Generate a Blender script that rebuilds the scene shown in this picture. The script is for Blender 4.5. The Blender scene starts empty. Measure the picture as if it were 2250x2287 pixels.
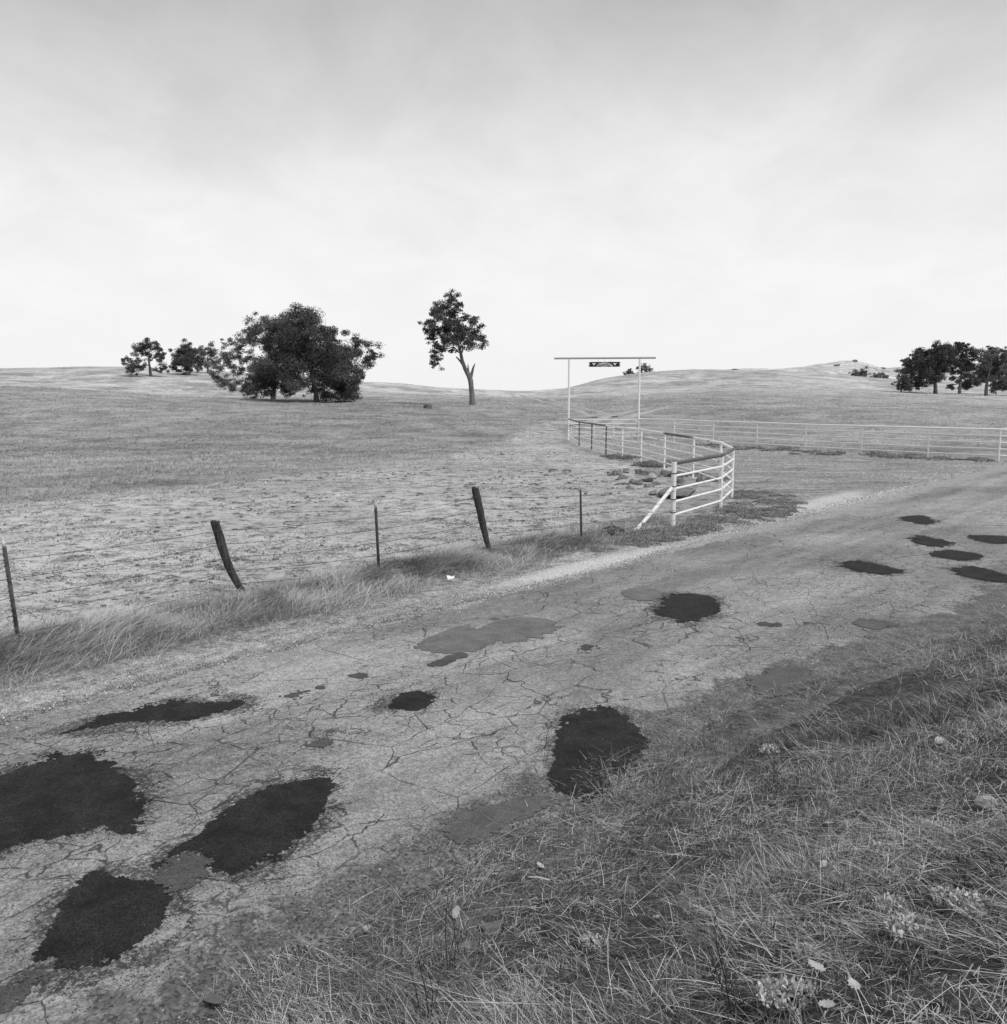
import bpy, math, random
import numpy as np
from mathutils import Vector, Matrix
random.seed(7); RNG = np.random.default_rng(7)
R = math.radians
scene = bpy.context.scene
COL = scene.collection

# ------------------------------------------------------------------ camera
F, CX, CY = 2009.0, 1125.0, 1143.5          # focal length and centre in photograph pixels (50 mm on 6x6)
CAM_Z = 2.8
PITCH = math.atan((1143.5 - 883) / F)
cam_d = bpy.data.cameras.new('camera'); cam = bpy.data.objects.new('camera', cam_d); COL.objects.link(cam)
cam.location = (0, 0, CAM_Z); cam.rotation_euler = (math.pi / 2 - PITCH, 0, 0)
cam_d.sensor_fit = 'HORIZONTAL'; cam_d.sensor_width = 36; cam_d.lens = 36 * F / 2250
cam_d.clip_start = 0.05; cam_d.clip_end = 8000
scene.camera = cam
scene.render.resolution_x, scene.render.resolution_y = 1007, 1024

# ------------------------------------------------------------------ light
scene.view_settings.view_transform = 'Standard'
scene.view_settings.look = 'None'
scene.view_settings.exposure = 0.75
scene.view_settings.gamma = 1.0
SUN_EL, SUN_AZ = 54.0, 128.0                  # azimuth clockwise from +Y (the view direction)
world = bpy.data.worlds.new('World'); scene.world = world; world.use_nodes = True
def build_world():
    nt = world.node_tree; nt.nodes.clear(); N = nt.nodes.new; L = nt.links.new
    out = N('ShaderNodeOutputWorld'); bg = N('ShaderNodeBackground'); bg.inputs[1].default_value = 0.1
    L(bg.outputs[0], out.inputs[0])
    sky = N('ShaderNodeTexSky'); sky.sky_type = 'NISHITA'; sky.sun_disc = False
    sky.sun_elevation = R(SUN_EL); sky.sun_rotation = R(SUN_AZ); sky.dust_density = 4
    bw = N('ShaderNodeRGBToBW'); L(sky.outputs[0], bw.inputs[0])
    tc = N('ShaderNodeTexCoord'); sep = N('ShaderNodeSeparateXYZ'); L(tc.outputs['Generated'], sep.inputs[0])
    def math_(op, a, b=None, c=None, clamp=False):
        m = N('ShaderNodeMath'); m.operation = op; m.use_clamp = clamp
        for i, v in enumerate((a, b, c)):
            if v is None: continue
            if isinstance(v, (int, float)): m.inputs[i].default_value = v
            else: L(v, m.inputs[i])
        return m.outputs[0]
    zc = math_('MAXIMUM', sep.outputs[2], 0.0)
    den = math_('ADD', zc, 0.3)
    px = math_('DIVIDE', sep.outputs[0], den); py = math_('DIVIDE', sep.outputs[1], den)
    cmb = N('ShaderNodeCombineXYZ'); L(px, cmb.inputs[0]); L(py, cmb.inputs[1])
    mp = N('ShaderNodeMapping'); L(cmb.outputs[0], mp.inputs[0]); mp.inputs['Rotation'].default_value = (0, 0, R(-20)); mp.inputs['Scale'].default_value = (1.5, 1.2, 1)
    def noise(scale, det, rough, dist, src=mp.outputs[0]):
        n = N('ShaderNodeTexNoise'); L(src, n.inputs['Vector']); n.inputs['Scale'].default_value = scale
        n.inputs['Detail'].default_value = det; n.inputs['Roughness'].default_value = rough; n.inputs['Distortion'].default_value = dist
        return n.outputs[0]
    n1 = noise(0.9, 5, 0.55, 0.3); n2 = noise(2.6, 7, 0.6, 0.5)
    zz = math_('ADD', zc, math_('MULTIPLY', math_('SUBTRACT', n1, 0.5), 0.16))
    ramp = N('ShaderNodeValToRGB'); L(zz, ramp.inputs[0])
    el = ramp.color_ramp.elements
    stops = [(0.0, 0.95), (0.12, 0.94), (0.19, 0.89), (0.27, 0.74), (0.37, 0.55), (0.55, 0.45), (1.0, 0.46)]
    el[0].position, el[1].position = stops[0][0], stops[-1][0]
    for p, v in stops[1:-1]: el.new(p)
    for e, (p, v) in zip(sorted(el, key=lambda e: e.position), stops): e.color = (v, v, v, 1)
    v = math_('MULTIPLY', ramp.outputs[0], 10.0 / 2 ** 0.75)     # cloud deck radiance before the 0.1 strength
    amp = math_('MULTIPLY', math_('SUBTRACT', n2, 0.5), math_('MINIMUM', math_('MULTIPLY', zc, 1.5), 0.42))
    v = math_('MULTIPLY', v, math_('ADD', amp, 1.0))
    mix = N('ShaderNodeMix'); mix.data_type = 'FLOAT'; mix.inputs[0].default_value = 0.06
    L(v, mix.inputs[2]); L(bw.outputs[0], mix.inputs[3])
    L(mix.outputs[0], bg.inputs[0])
build_world()
sun_d = bpy.data.lights.new('sun', 'SUN'); sun_d.energy = 1.5; sun_d.angle = R(22); sun_d.color = (1, 1, 1)
sun = bpy.data.objects.new('sun', sun_d); COL.objects.link(sun); sun.location = (30, 40, 60)
_dir = Vector((math.sin(R(SUN_AZ)) * math.cos(R(SUN_EL)), math.cos(R(SUN_AZ)) * math.cos(R(SUN_EL)), math.sin(R(SUN_EL))))
sun.rotation_euler = _dir.to_track_quat('Z', 'Y').to_euler()

# ------------------------------------------------------------------ helpers: noise, pixels, terrain
def _hash(ix, iy, seed):
    h = (ix.astype(np.int64) * 374761393 + iy.astype(np.int64) * 668265263 + seed * 1442695041) & 0x7fffffff
    h = ((h ^ (h >> 13)) * 1274126177) & 0x7fffffff
    h = h ^ (h >> 16)
    return (h & 0xffff) / 65535.0
def vnoise(x, y, seed=0):
    x = np.asarray(x, float); y = np.asarray(y, float)
    ix = np.floor(x); iy = np.floor(y); fx = x - ix; fy = y - iy
    fx = fx * fx * (3 - 2 * fx); fy = fy * fy * (3 - 2 * fy)
    a = _hash(ix, iy, seed); b = _hash(ix + 1, iy, seed); c = _hash(ix, iy + 1, seed); d = _hash(ix + 1, iy + 1, seed)
    return (a * (1 - fx) + b * fx) * (1 - fy) + (c * (1 - fx) + d * fx) * fy
def fbm(x, y, seed=0, oct=3):
    v = 0; a = 0.5; t = 0
    for i in range(oct):
        v = v + a * vnoise(np.asarray(x) * 2 ** i, np.asarray(y) * 2 ** i, seed + i * 17); t += a; a *= 0.5
    return v / t
def sstep(a, b, x):
    t = np.clip((np.asarray(x, float) - a) / (b - a), 0, 1); return t * t * (3 - 2 * t)
CP, SP = math.cos(PITCH), math.sin(PITCH)
def ray(px, py):
    x = (px - CX) / F; y = (CY - py) / F
    return np.array([x, CP + y * SP, -SP + y * CP])
def at_z(px, py, z=0.0):                     # where the ray meets a level surface
    r = ray(px, py); t = (z - CAM_Z) / r[2]; return np.array([r[0] * t, r[1] * t, z])
def at_y(px, py, Y):                         # the point at forward distance Y
    r = ray(px, py); t = Y / r[1]; return np.array([r[0] * t, Y, CAM_Z + r[2] * t])
K = 2250 / 1904.0                            # coordinates read off the 1904-wide view
TH = R(40.5)                                 # road heading, clockwise from the view direction
U = np.array([math.sin(TH), math.cos(TH)]); NV = np.array([-math.cos(TH), math.sin(TH)])
def to_st(x, y): return x * U[0] + y * U[1], x * NV[0] + y * NV[1]
def to_xy(s, t): return s * U[0] + t * NV[0], s * U[1] + t * NV[1]

ctrl = []
for X in (-120, -80, -50, -25, 0, 20, 40): 
    for Y in (-120, -60, -20, 0, 15, 30, 45): ctrl.append((X, Y, 0.0))
for p in ((4, 60), (9, 60), (-8, 56), (12, 56), (-25, 52), (20, 50), (30, 46), (45, 60), (-45, 50)): ctrl.append((p[0], p[1], 0.0))
for s in (60, 90, 140, 220, 320): ctrl.append((*to_xy(s, 6), 0.0))
for s in (-60, -110, -200): ctrl.append((*to_xy(s, 6), 0.0))
def cpix(lst):
    for px, py, Y in lst: ctrl.append(tuple(at_y(px, py, Y)))
cpix([(-500, 838, 135), (-250, 848, 125), (0, 861, 118), (200, 873, 116), (425, 889, 114), (610, 893, 116), (707, 899, 110), (850, 902, 104), (1055, 905, 95),
      (0, 930, 72), (300, 935, 72), (600, 940, 70), (850, 942, 70), (1055, 945, 70),
      (0, 866, 148), (250, 880, 148), (450, 893, 145),
      (0, 846, 180), (200, 846, 180), (337, 840, 185), (425, 838, 192), (465, 835, 196), (620, 862, 178),
      (-600, 820, 250), (-250, 826, 245), (0, 826, 235), (94, 821, 232), (236, 818, 230), (330, 820, 228), (420, 826, 226), (540, 832, 222), (680, 846, 215), (799, 854, 210),
      (900, 857, 205), (995, 865, 198), (1089, 873.5, 190), (1133, 884, 186), (1000, 886, 140), (800, 880, 150),
      (1150, 890, 150), (1230, 905, 110), (1267, 912, 98), (1150, 925, 85),
      (1184, 874, 192), (1266, 866, 205), (1341, 848, 228), (1392, 840, 242), (1436, 835, 250), (1500, 836, 256), (1600, 832, 265),
      (1692, 835, 266), (1800, 836, 258), (1900, 838, 250), (1986, 848, 236), (2100, 860, 224), (2250, 869, 212), (2600, 880, 200),
      (1350, 885, 140), (1500, 880, 145), (1700, 872, 150), (1900, 872, 160), (2088, 880, 165), (2141, 879, 171), (2203, 883, 160), (2500, 890, 150),
      (1400, 918, 90), (1600, 914, 88), (1800, 912, 88), (2000, 912, 92), (2250, 915, 95),
      (-400, 850, 330), (0, 850, 330), (300, 850, 320), (600, 865, 310), (900, 870, 290), (1133, 886, 260), (1266, 880, 290), (1400, 862, 320), (1600, 852, 340), (1800, 856, 330), (2000, 866, 320), (2200, 876, 300),
      (1500, 838, 440), (1600, 828, 460), (1644, 823.5, 480), (1692, 828.5, 500), (1747, 821.5, 520), (1818, 818.5, 560), (1850, 813, 580), (1880, 808, 592), (1910, 804.5, 600), (1945, 814, 606), (1975, 825, 610),
      (2013, 822, 640), (2150, 812, 670), (2300, 806, 700), (2700, 806, 700), (1350, 868, 440), (1700, 846, 420), (1900, 842, 440), (2050, 846, 460), (2250, 842, 480),
      (1644, 845, 800), (1910, 838, 850), (2300, 825, 950),
      (1133, 892, 380), (1000, 890, 450), (1133, 892, 550), (1133, 892, 700), (1266, 890, 400), (1266, 890, 500), (1266, 890, 620), (1400, 878, 400), (1400, 872, 500), (1450, 868, 600), (900, 885, 700), (600, 880, 600), (300, 880, 500), (1540, 852, 620), (1640, 845, 640), (1740, 838, 690), (1830, 834, 740), (1500, 852, 500), (1400, 890, 800), (1133, 890, 900),
      (1133, 883, 212), (1089, 879, 218), (1184, 881, 218), (1230, 876, 226), (1266, 872, 235), (1133, 890, 240), (1975, 834, 575), (1975, 830, 640), (1992, 829, 600), (1818, 824, 620), (1780, 824, 590), (1700, 833, 540)])
for X in (-1500, -700, 0, 700, 1500):
    for Y in (1100, 1700, 2600): ctrl.append((X, Y, 2.0))
for X in (-1500, -600): 
    for Y in (-600, 0, 400): ctrl.append((X, Y, 4.0))
for X in (500, 1500):
    for Y in (-600, 0, 300): ctrl.append((X, Y, 3.0))
for X in (-200, 0, 200): ctrl.append((X, -600, 4.0))
ctrl = np.array(ctrl)
CS = 100.0
def tps_fit(P, lam):
    xy = P[:, :2] / CS; n = len(xy)
    d2 = ((xy[:, None] - xy[None]) ** 2).sum(-1)
    Kk = 0.5 * d2 * np.log(d2 + 1e-12) + np.eye(n) * lam
    Q = np.c_[np.ones(n), xy]
    A = np.block([[Kk, Q], [Q.T, np.zeros((3, 3))]])
    return np.linalg.solve(A, np.r_[P[:, 2], 0, 0, 0])
TPSW = tps_fit(ctrl, 3e-6)
def tps(x, y):
    x = np.asarray(x, float) / CS; y = np.asarray(y, float) / CS
    shp = x.shape; x = x.ravel(); y = y.ravel(); out = np.empty(len(x)); cx = ctrl[:, 0] / CS; cy = ctrl[:, 1] / CS
    for i in range(0, len(x), 20000):
        a = x[i:i + 20000, None]; b = y[i:i + 20000, None]
        d2 = (a - cx) ** 2 + (b - cy) ** 2
        out[i:i + 20000] = (0.5 * d2 * np.log(d2 + 1e-12)) @ TPSW[:-3] + TPSW[-3] + TPSW[-2] * a[:, 0] + TPSW[-1] * b[:, 0]
    return out.reshape(shp)
def widen(s): return 1.05 * sstep(6.5, 13.5, s)
def bank(s, t):
    toe = 3.15 - widen(s)
    h = 1.22 * sstep(0, 1, (toe - t) / 3.4)
    h = h + 0.05 * np.clip(-t, 0, 14)
    k = sstep(0.1, 1.2, toe - t)
    h = h + k * (fbm(s * 1.1, t * 1.3, 5) - 0.5) * 0.16 + k * (fbm(s * 4, t * 4, 9) - 0.5) * 0.06
    return h
def T(x, y):
    x = np.asarray(x, float); y = np.asarray(y, float)
    s, t = to_st(x, y); r = np.hypot(x, y)
    z = tps(x, y) * sstep(18, 46, r)
    # keep the flat by the road and drive level, open out to the hills beyond
    far = sstep(58, 120, r)
    z = z + far * ((fbm(x / 14, y / 14, 3) - 0.5) * 0.7 + (fbm(x / 4.5, y / 4.5, 4) - 0.5) * 0.25)
    z = z + sstep(300, 480, r) * (fbm(x / 22, y / 22, 31) - 0.5) * 2.6
    w = sstep(0.2, 0.8, 3.6 - widen(s) - t) * (1 - sstep(60, 120, np.abs(s)))
    z = z + bank(s, t) * w
    z = z + 0.16 * np.exp(-((t - 10.15) / 0.55) ** 2) * (0.5 + fbm(s * 0.7, t * 0.0, 8)) * (1 - sstep(12.5, 15, s)) * sstep(-40, -20, s)
    fieldm = sstep(10.6, 11.4, t) * (1 - sstep(50, 75, y))
    z = z + fieldm * ((fbm(x * 1.2, y * 1.2, 12) - 0.5) * 0.07)
    cor = sstep(2.6, 3.6, t + widen(s)) * (1 - sstep(8.2, 9.2, t))
    z = z - 0.02 * cor
    return z
def hit(px, py):                             # march along the pixel's ray to the terrain
    r = ray(px, py); ts = np.geomspace(0.8, 900, 4000)
    P = r[None] * ts[:, None]; P[:, 2] += CAM_Z
    below = P[:, 2] < T(P[:, 0], P[:, 1]); i = int(np.argmax(below)) if below.any() else len(ts) - 1
    return P[i]
def T1(x, y): return float(T(np.array([x]), np.array([y]))[0])

# ------------------------------------------------------------------ helpers: meshes
def link(o, parent=None):
    COL.objects.link(o)
    if parent is not None: o.parent = parent
    return o
def mesh_np(name, V, faces, smooth=False):
    V = np.asarray(V, np.float32); me = bpy.data.meshes.new(name)
    fl = faces if isinstance(faces, list) and len(faces) and isinstance(faces[0], np.ndarray) else [np.asarray(faces)]
    loops = np.concatenate([f.ravel() for f in fl]).astype(np.int32)
    tot = np.concatenate([np.full(len(f), f.shape[1]) for f in fl]).astype(np.int32)
    st = np.r_[0, np.cumsum(tot)[:-1]].astype(np.int32)
    me.vertices.add(len(V)); me.vertices.foreach_set('co', V.ravel())
    me.loops.add(len(loops)); me.loops.foreach_set('vertex_index', loops)
    me.polygons.add(len(tot)); me.polygons.foreach_set('loop_start', st)
    me.update(calc_edges=True)
    if smooth: me.polygons.foreach_set('use_smooth', np.ones(len(tot), bool))
    return me
def attr(me, name, arr):
    a = me.attributes.new(name, 'FLOAT', 'POINT'); a.data.foreach_set('value', np.asarray(arr, np.float32))
def obj(name, me, mat=None, parent=None):
    o = bpy.data.objects.new(name, me)
    if mat is not None: me.materials.append(mat)
    return link(o, parent)
def tag(o, label=None, cat=None, group=None, kind=None):
    for k, v in (('label', label), ('category', cat), ('group', group), ('kind', kind)):
        if v: o[k] = v
    return o
def empty(name, loc, label=None, cat=None, group=None):
    o = bpy.data.objects.new(name, None); o.location = loc; o.empty_display_size = 0.2; link(o); return tag(o, label, cat, group)
class MB:                                    # collects pieces of one mesh
    def __init__(s): s.V = []; s.F = {3: [], 4: []}; s.n = 0; s.A = []
    def add(s, V, F, a=0.0):
        V = np.asarray(V, float).reshape(-1, 3); F = np.asarray(F); s.V.append(V); s.F[F.shape[1]].append(F + s.n); s.n += len(V); s.A.append(np.full(len(V), a) if np.isscalar(a) else a)
        return s
    def tube(s, P, rad, n=8, cap=True, a=0.0, wob=0.0):
        P = np.asarray(P, float); m = len(P); rad = np.broadcast_to(np.asarray(rad, float), (m,))
        tan = np.gradient(P, axis=0); tan /= np.linalg.norm(tan, axis=1)[:, None] + 1e-9
        ref = np.array([0, 0, 1.0]) if abs(tan[:, 2]).mean() < 0.8 else np.array([1.0, 0, 0])
        e1 = np.cross(tan, ref); e1 /= np.linalg.norm(e1, axis=1)[:, None] + 1e-9; e2 = np.cross(tan, e1)
        an = np.linspace(0, 2 * np.pi, n, endpoint=False)
        rr = rad[:, None] * (1 + (wob * (RNG.random((m, n)) - 0.5) if wob else 0))
        V = P[:, None] + rr[..., None] * (np.cos(an)[None, :, None] * e1[:, None] + np.sin(an)[None, :, None] * e2[:, None])
        V = V.reshape(-1, 3); i = np.arange(m - 1)[:, None] * n; j = np.arange(n)[None]; k = (np.arange(n) + 1)[None] % n
        Q = np.stack([i + j, i + k, i + n + k, i + n + j], -1).reshape(-1, 4)
        s.add(V, Q, a)
        if cap:
            for base, c in ((0, P[0]), ((m - 1) * n, P[-1])):
                idx = np.arange(n)
                VV = np.vstack([V[base:base + n], c[None]])
                tri = np.stack([np.full(n, n), idx, (idx + 1) % n], -1)
                s.add(VV, tri if base else tri[:, ::-1], a)
        return s
    def box(s, c, d, a=0.0, rot=None):
        c = np.asarray(c, float); d = np.asarray(d, float) / 2
        V = np.array([[x, y, z] for x in (-1, 1) for y in (-1, 1) for z in (-1, 1)]) * d
        if rot is not None: V = V @ np.asarray(rot).T
        s.add(V + c, np.array([[0, 1, 3, 2], [4, 6, 7, 5], [0, 4, 5, 1], [2, 3, 7, 6], [0, 2, 6, 4], [1, 5, 7, 3]]), a); return s
    def mesh(s, name, smooth=False):
        fl = [np.vstack(s.F[k]) for k in (3, 4) if s.F[k]]
        me = mesh_np(name, np.vstack(s.V), fl, smooth)
        attr(me, 'shade', np.concatenate(s.A)); return me
    def build(s, name, mat, parent=None, smooth=False, origin=None):
        if origin is not None: s.V = [v - np.asarray(origin) for v in s.V]
        o = obj(name, s.mesh(name, smooth), mat, parent)
        if origin is not None and parent is None: o.location = origin
        return o

# ------------------------------------------------------------------ helpers: materials (black-and-white place)
class NT:
    def __init__(s, name, rough=0.9, spec=0.15):
        s.m = bpy.data.materials.new(name); s.m.use_nodes = True; s.nt = s.m.node_tree
        s.b = s.nt.nodes['Principled BSDF']; s.b.inputs['Roughness'].default_value = rough; s.b.inputs['Specular IOR Level'].default_value = spec
        tc = s.nt.nodes.new('ShaderNodeTexCoord'); s.co = tc.outputs['Object']
    def N(s, t): return s.nt.nodes.new(t)
    def L(s, a, b): s.nt.links.new(a, b)
    def put(s, sock, v):
        if isinstance(v, (int, float)): sock.default_value = v
        else: s.L(v, sock)
    def math(s, op, a, b=None, clamp=False):
        m = s.N('ShaderNodeMath'); m.operation = op; m.use_clamp = clamp; s.put(m.inputs[0], a)
        if b is not None: s.put(m.inputs[1], b)
        return m.outputs[0]
    def mapped(s, scale, rot=0.0, src=None):
        m = s.N('ShaderNodeMapping'); s.L(src or s.co, m.inputs[0]); m.inputs['Scale'].default_value = scale; m.inputs['Rotation'].default_value = (0, 0, rot); return m.outputs[0]
    def noise(s, scale, det=3, rough=0.55, dist=0.0, src=None):
        n = s.N('ShaderNodeTexNoise'); s.L(src or s.co, n.inputs['Vector']); n.inputs['Scale'].default_value = scale
        n.inputs['Detail'].default_value = det; n.inputs['Roughness'].default_value = rough; n.inputs['Distortion'].default_value = dist; return n.outputs[0]
    def vor(s, scale, feature='F1', src=None, out=0, rand=1.0):
        n = s.N('ShaderNodeTexVoronoi'); n.feature = feature; s.L(src or s.co, n.inputs['Vector']); n.inputs['Scale'].default_value = scale; n.inputs['Randomness'].default_value = rand
        return n.outputs[out]
    def ramp(s, v, a, b, lo=0.0, hi=1.0, smooth=True):
        m = s.N('ShaderNodeMapRange'); m.interpolation_type = 'SMOOTHSTEP' if smooth else 'LINEAR'; s.put(m.inputs[0], v)
        for i, x in zip((1, 2, 3, 4), (a, b, lo, hi)): s.put(m.inputs[i], x)
        return m.outputs[0]
    def mix(s, f, a, b):
        m = s.N('ShaderNodeMix'); m.data_type = 'FLOAT'; s.put(m.inputs[0], f); s.put(m.inputs[2], a); s.put(m.inputs[3], b); return m.outputs[0]
    def attr(s, name):
        a = s.N('ShaderNodeAttribute'); a.attribute_name = name; return a.outputs['Fac']
    def warp(s, amt, scale):
        n = s.N('ShaderNodeTexNoise'); s.L(s.co, n.inputs['Vector']); n.inputs['Scale'].default_value = scale; n.inputs['Detail'].default_value = 4
        sub = s.N('ShaderNodeVectorMath'); sub.operation = 'SUBTRACT'; s.L(n.outputs[1], sub.inputs[0]); sub.inputs[1].default_value = (0.5, 0.5, 0.5)
        sc = s.N('ShaderNodeVectorMath'); sc.operation = 'SCALE'; s.L(sub.outputs[0], sc.inputs[0]); sc.inputs[3].default_value = amt
        ad = s.N('ShaderNodeVectorMath'); ad.operation = 'ADD'; s.L(s.co, ad.inputs[0]); s.L(sc.outputs[0], ad.inputs[1]); return ad.outputs[0]
    def done(s, col, bump=None, dist=0.02, strength=0.6):
        s.put(s.b.inputs['Base Color'], col) if not isinstance(col, (int, float)) else setattr(s.b.inputs['Base Color'], 'default_value', (col, col, col, 1))
        if bump is not None:
            b = s.N('ShaderNodeBump'); b.inputs['Distance'].default_value = dist; b.inputs['Strength'].default_value = strength
            s.L(bump, b.inputs['Height']); s.L(b.outputs[0], s.b.inputs['Normal'])
        return s.m

def m_terrain():
    n = NT('dry_pasture_ground', 0.95, 0.05)
    big = n.noise(0.035, 4, 0.6); mid = n.noise(0.32, 5, 0.62, 0.4); fine = n.noise(2.3, 5, 0.7); tiny = n.noise(14, 4, 0.7)
    g = n.math('ADD', n.math('MULTIPLY', mid, 0.5), n.math('MULTIPLY', fine, 0.5))
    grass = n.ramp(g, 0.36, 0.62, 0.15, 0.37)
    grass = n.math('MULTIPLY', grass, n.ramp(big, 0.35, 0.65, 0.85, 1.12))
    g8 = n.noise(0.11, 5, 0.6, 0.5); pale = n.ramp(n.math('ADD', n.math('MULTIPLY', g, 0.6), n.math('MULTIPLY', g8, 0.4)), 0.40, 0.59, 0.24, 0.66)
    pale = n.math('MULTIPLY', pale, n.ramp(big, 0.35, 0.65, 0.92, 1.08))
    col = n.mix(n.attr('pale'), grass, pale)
    d1 = n.noise(1.6, 7, 0.75, 0.3, n.mapped((1, 1.0, 1))); d2 = n.noise(5.5, 8, 0.8)
    dd = n.math('ADD', n.math('MULTIPLY', d1, 0.55), n.math('MULTIPLY', d2, 0.45))
    d3 = n.noise(2.2, 8, 0.8, 0.3); dd = n.math('ADD', n.math('MULTIPLY', dd, 0.6), n.math('MULTIPLY', d3, 0.4)); d4 = n.noise(13, 6, 0.8); dd = n.math('ADD', n.math('MULTIPLY', dd, 0.7), n.math('MULTIPLY', d4, 0.3)); dirt = n.ramp(dd, 0.43, 0.535, 0.10, 0.47)
    dirt = n.math('MULTIPLY', dirt, n.ramp(n.noise(0.16, 3), 0.3, 0.7, 0.85, 1.2))
    crk = n.vor(1.5, 'DISTANCE_TO_EDGE', n.warp(0.5, 1.2))
    dirt = n.math('MULTIPLY', dirt, n.ramp(n.math('ADD', crk, n.math('MULTIPLY', d2, 0.05)), 0.02, 0.07, 0.8, 1.0))
    dm = n.attr('dirt'); dmask = n.ramp(n.math('ADD', dm, n.math('MULTIPLY', n.math('SUBTRACT', d1, 0.5), 0.7)), 0.38, 0.62)
    col = n.mix(dmask, col, dirt)
    so = n.noise(7, 5, 0.72); so2 = n.noise(45, 3, 0.6)
    soil = n.ramp(n.math('ADD', n.math('MULTIPLY', so, 0.6), n.math('MULTIPLY', so2, 0.4)), 0.33, 0.65, 0.022, 0.10)
    col = n.mix(n.attr('bank'), col, soil)
    bump = n.math('ADD', n.math('MULTIPLY', fine, 0.7), n.math('MULTIPLY', tiny, 0.3))
    bump = n.mix(n.attr('bank'), bump, n.math('ADD', n.math('MULTIPLY', so, 0.5), n.math('MULTIPLY', so2, 0.3)))
    return n.done(col, bump, 0.06, 0.7)
def m_road():
    n = NT('weathered_asphalt', 0.85, 0.2)
    ag = n.vor(95, 'F1', out=1); agb = n.N('ShaderNodeRGBToBW'); n.L(ag, agb.inputs[0]); agb = agb.outputs[0]
    base = n.ramp(agb, 0.05, 0.95, 0.15, 0.39, False); base = n.math('MULTIPLY', base, n.ramp(n.noise(20, 9, 0.9), 0.40, 0.60, 0.79, 1.2))
    zone = n.noise(0.45, 4, 0.6, 0.5, n.mapped((0.6, 1, 1))); base = n.math('MULTIPLY', base, n.ramp(zone, 0.34, 0.66, 0.74, 1.16))
    base = n.math('MULTIPLY', base, n.ramp(n.noise(1.0, 4, 0.6, 0, n.mapped((0.10, 1.9, 1))), 0.34, 0.66, 0.84, 1.12))
    mott = n.noise(5, 5, 0.65); base = n.math('MULTIPLY', base, n.ramp(mott, 0.3, 0.7, 0.88, 1.1))
    sp = n.vor(62, 'F1', n.warp(0.02, 20)); spz = n.noise(1.1, 4, 0.65, 0.6, n.mapped((0.7, 1.2, 1)))
    thr = n.ramp(spz, 0.46, 0.72, 0.10, 0.46)
    thr = n.math('ADD', thr, n.math('MULTIPLY', n.math('MULTIPLY', n.attr('speck'), n.ramp(n.noise(3.4, 5, 0.7), 0.36, 0.60)), 0.8))
    thr = n.math('ADD', thr, n.math('MULTIPLY', n.math('MULTIPLY', n.math('MULTIPLY', n.attr('halo'), n.attr('halo')), n.ramp(n.noise(2.2, 4, 0.6), 0.34, 0.58)), 1.1))
    agc = n.vor(62, 'F1', n.warp(0.02, 20), out=1); agcb = n.N('ShaderNodeRGBToBW'); n.L(agc, agcb.inputs[0])
    grit = n.noise(34, 9, 0.86); dark = n.ramp(n.math('SUBTRACT', grit, n.ramp(thr, 0.0, 1.1, 0.335, 0.525, False)), -0.012, 0.012, 1, 0)
    base = n.mix(n.math('MULTIPLY', dark, 0.85), base, 0.028)
    lt = n.math('MULTIPLY', n.math('GREATER_THAN', agcb.outputs[0], 0.86), n.ramp(sp, 0.1, 0.25, 1, 0)); base = n.mix(n.math('MULTIPLY', lt, 0.7), base, 0.7)
    # crack network, denser in some places
    w1 = n.warp(0.2, 1.8)
    cm = n.mapped((0.55, 0.95, 1), 0, w1); c1 = n.vor(1.5, 'DISTANCE_TO_EDGE', cm); c2 = n.vor(4.2, 'DISTANCE_TO_EDGE', n.mapped((0.6, 1.0, 1), 0.2, n.warp(0.14, 6.0)))
    cz = n.noise(0.35, 3, 0.5); k1 = n.ramp(c1, n.math('MULTIPLY', n.ramp(n.noise(2.2, 3), 0.45, 0.75), 0.004), n.math('ADD', n.math('MULTIPLY', n.ramp(n.noise(2.2, 3), 0.45, 0.75), 0.007), 0.0065), 1, 0)
    k1 = n.math('MULTIPLY', k1, n.math('MULTIPLY', n.ramp(cz, 0.33, 0.45), n.ramp(n.noise(3.1, 3), 0.28, 0.42)))
    k2 = n.math('MULTIPLY', n.ramp(c2, 0.008, 0.030, 1, 0), n.ramp(n.noise(0.5, 3, 0.5, 0, n.mapped((1, 1, 1), 0.9)), 0.43, 0.54))
    k2 = n.math('MULTIPLY', k2, n.ramp(n.noise(6, 2), 0.36, 0.52))
    c3 = n.vor(9.5, 'DISTANCE_TO_EDGE', n.mapped((0.6, 1.0, 1), 0.1, n.warp(0.08, 11.0))); k3 = n.math('MULTIPLY', n.math('MULTIPLY', n.ramp(c3, 0.01, 0.05, 1, 0), n.ramp(n.noise(0.8, 4, 0.6, 0, n.mapped((1, 1, 1), 2.1)), 0.52, 0.60)), n.ramp(n.noise(8, 3), 0.40, 0.52)); ck = n.math('MAXIMUM', n.math('MAXIMUM', k1, k2), n.math('MULTIPLY', k3, 0.8))
    base = n.mix(n.math('MULTIPLY', ck, 0.85), base, 0.03)
    # towards its edges the asphalt breaks up into dark loose grit
    ed = n.math('ADD', n.attr('edge'), n.math('MULTIPLY', n.math('SUBTRACT', n.noise(2.2, 9, 0.8, 0.3), 0.5), 1.9)); em = n.ramp(ed, 0.56, 0.68)
    gr = n.ramp(agcb.outputs[0], 0.1, 0.95, 0.055, 0.21, False); gr = n.mix(n.math('MULTIPLY', n.math('GREATER_THAN', agcb.outputs[0], 0.86), n.ramp(sp, 0.15, 0.35, 1, 0)), gr, 0.45); gr = n.math('MULTIPLY', gr, n.ramp(mott, 0.3, 0.7, 0.7, 1.25))
    gl = n.ramp(agcb.outputs[0], 0.1, 0.95, 0.14, 0.5, False)
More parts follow.
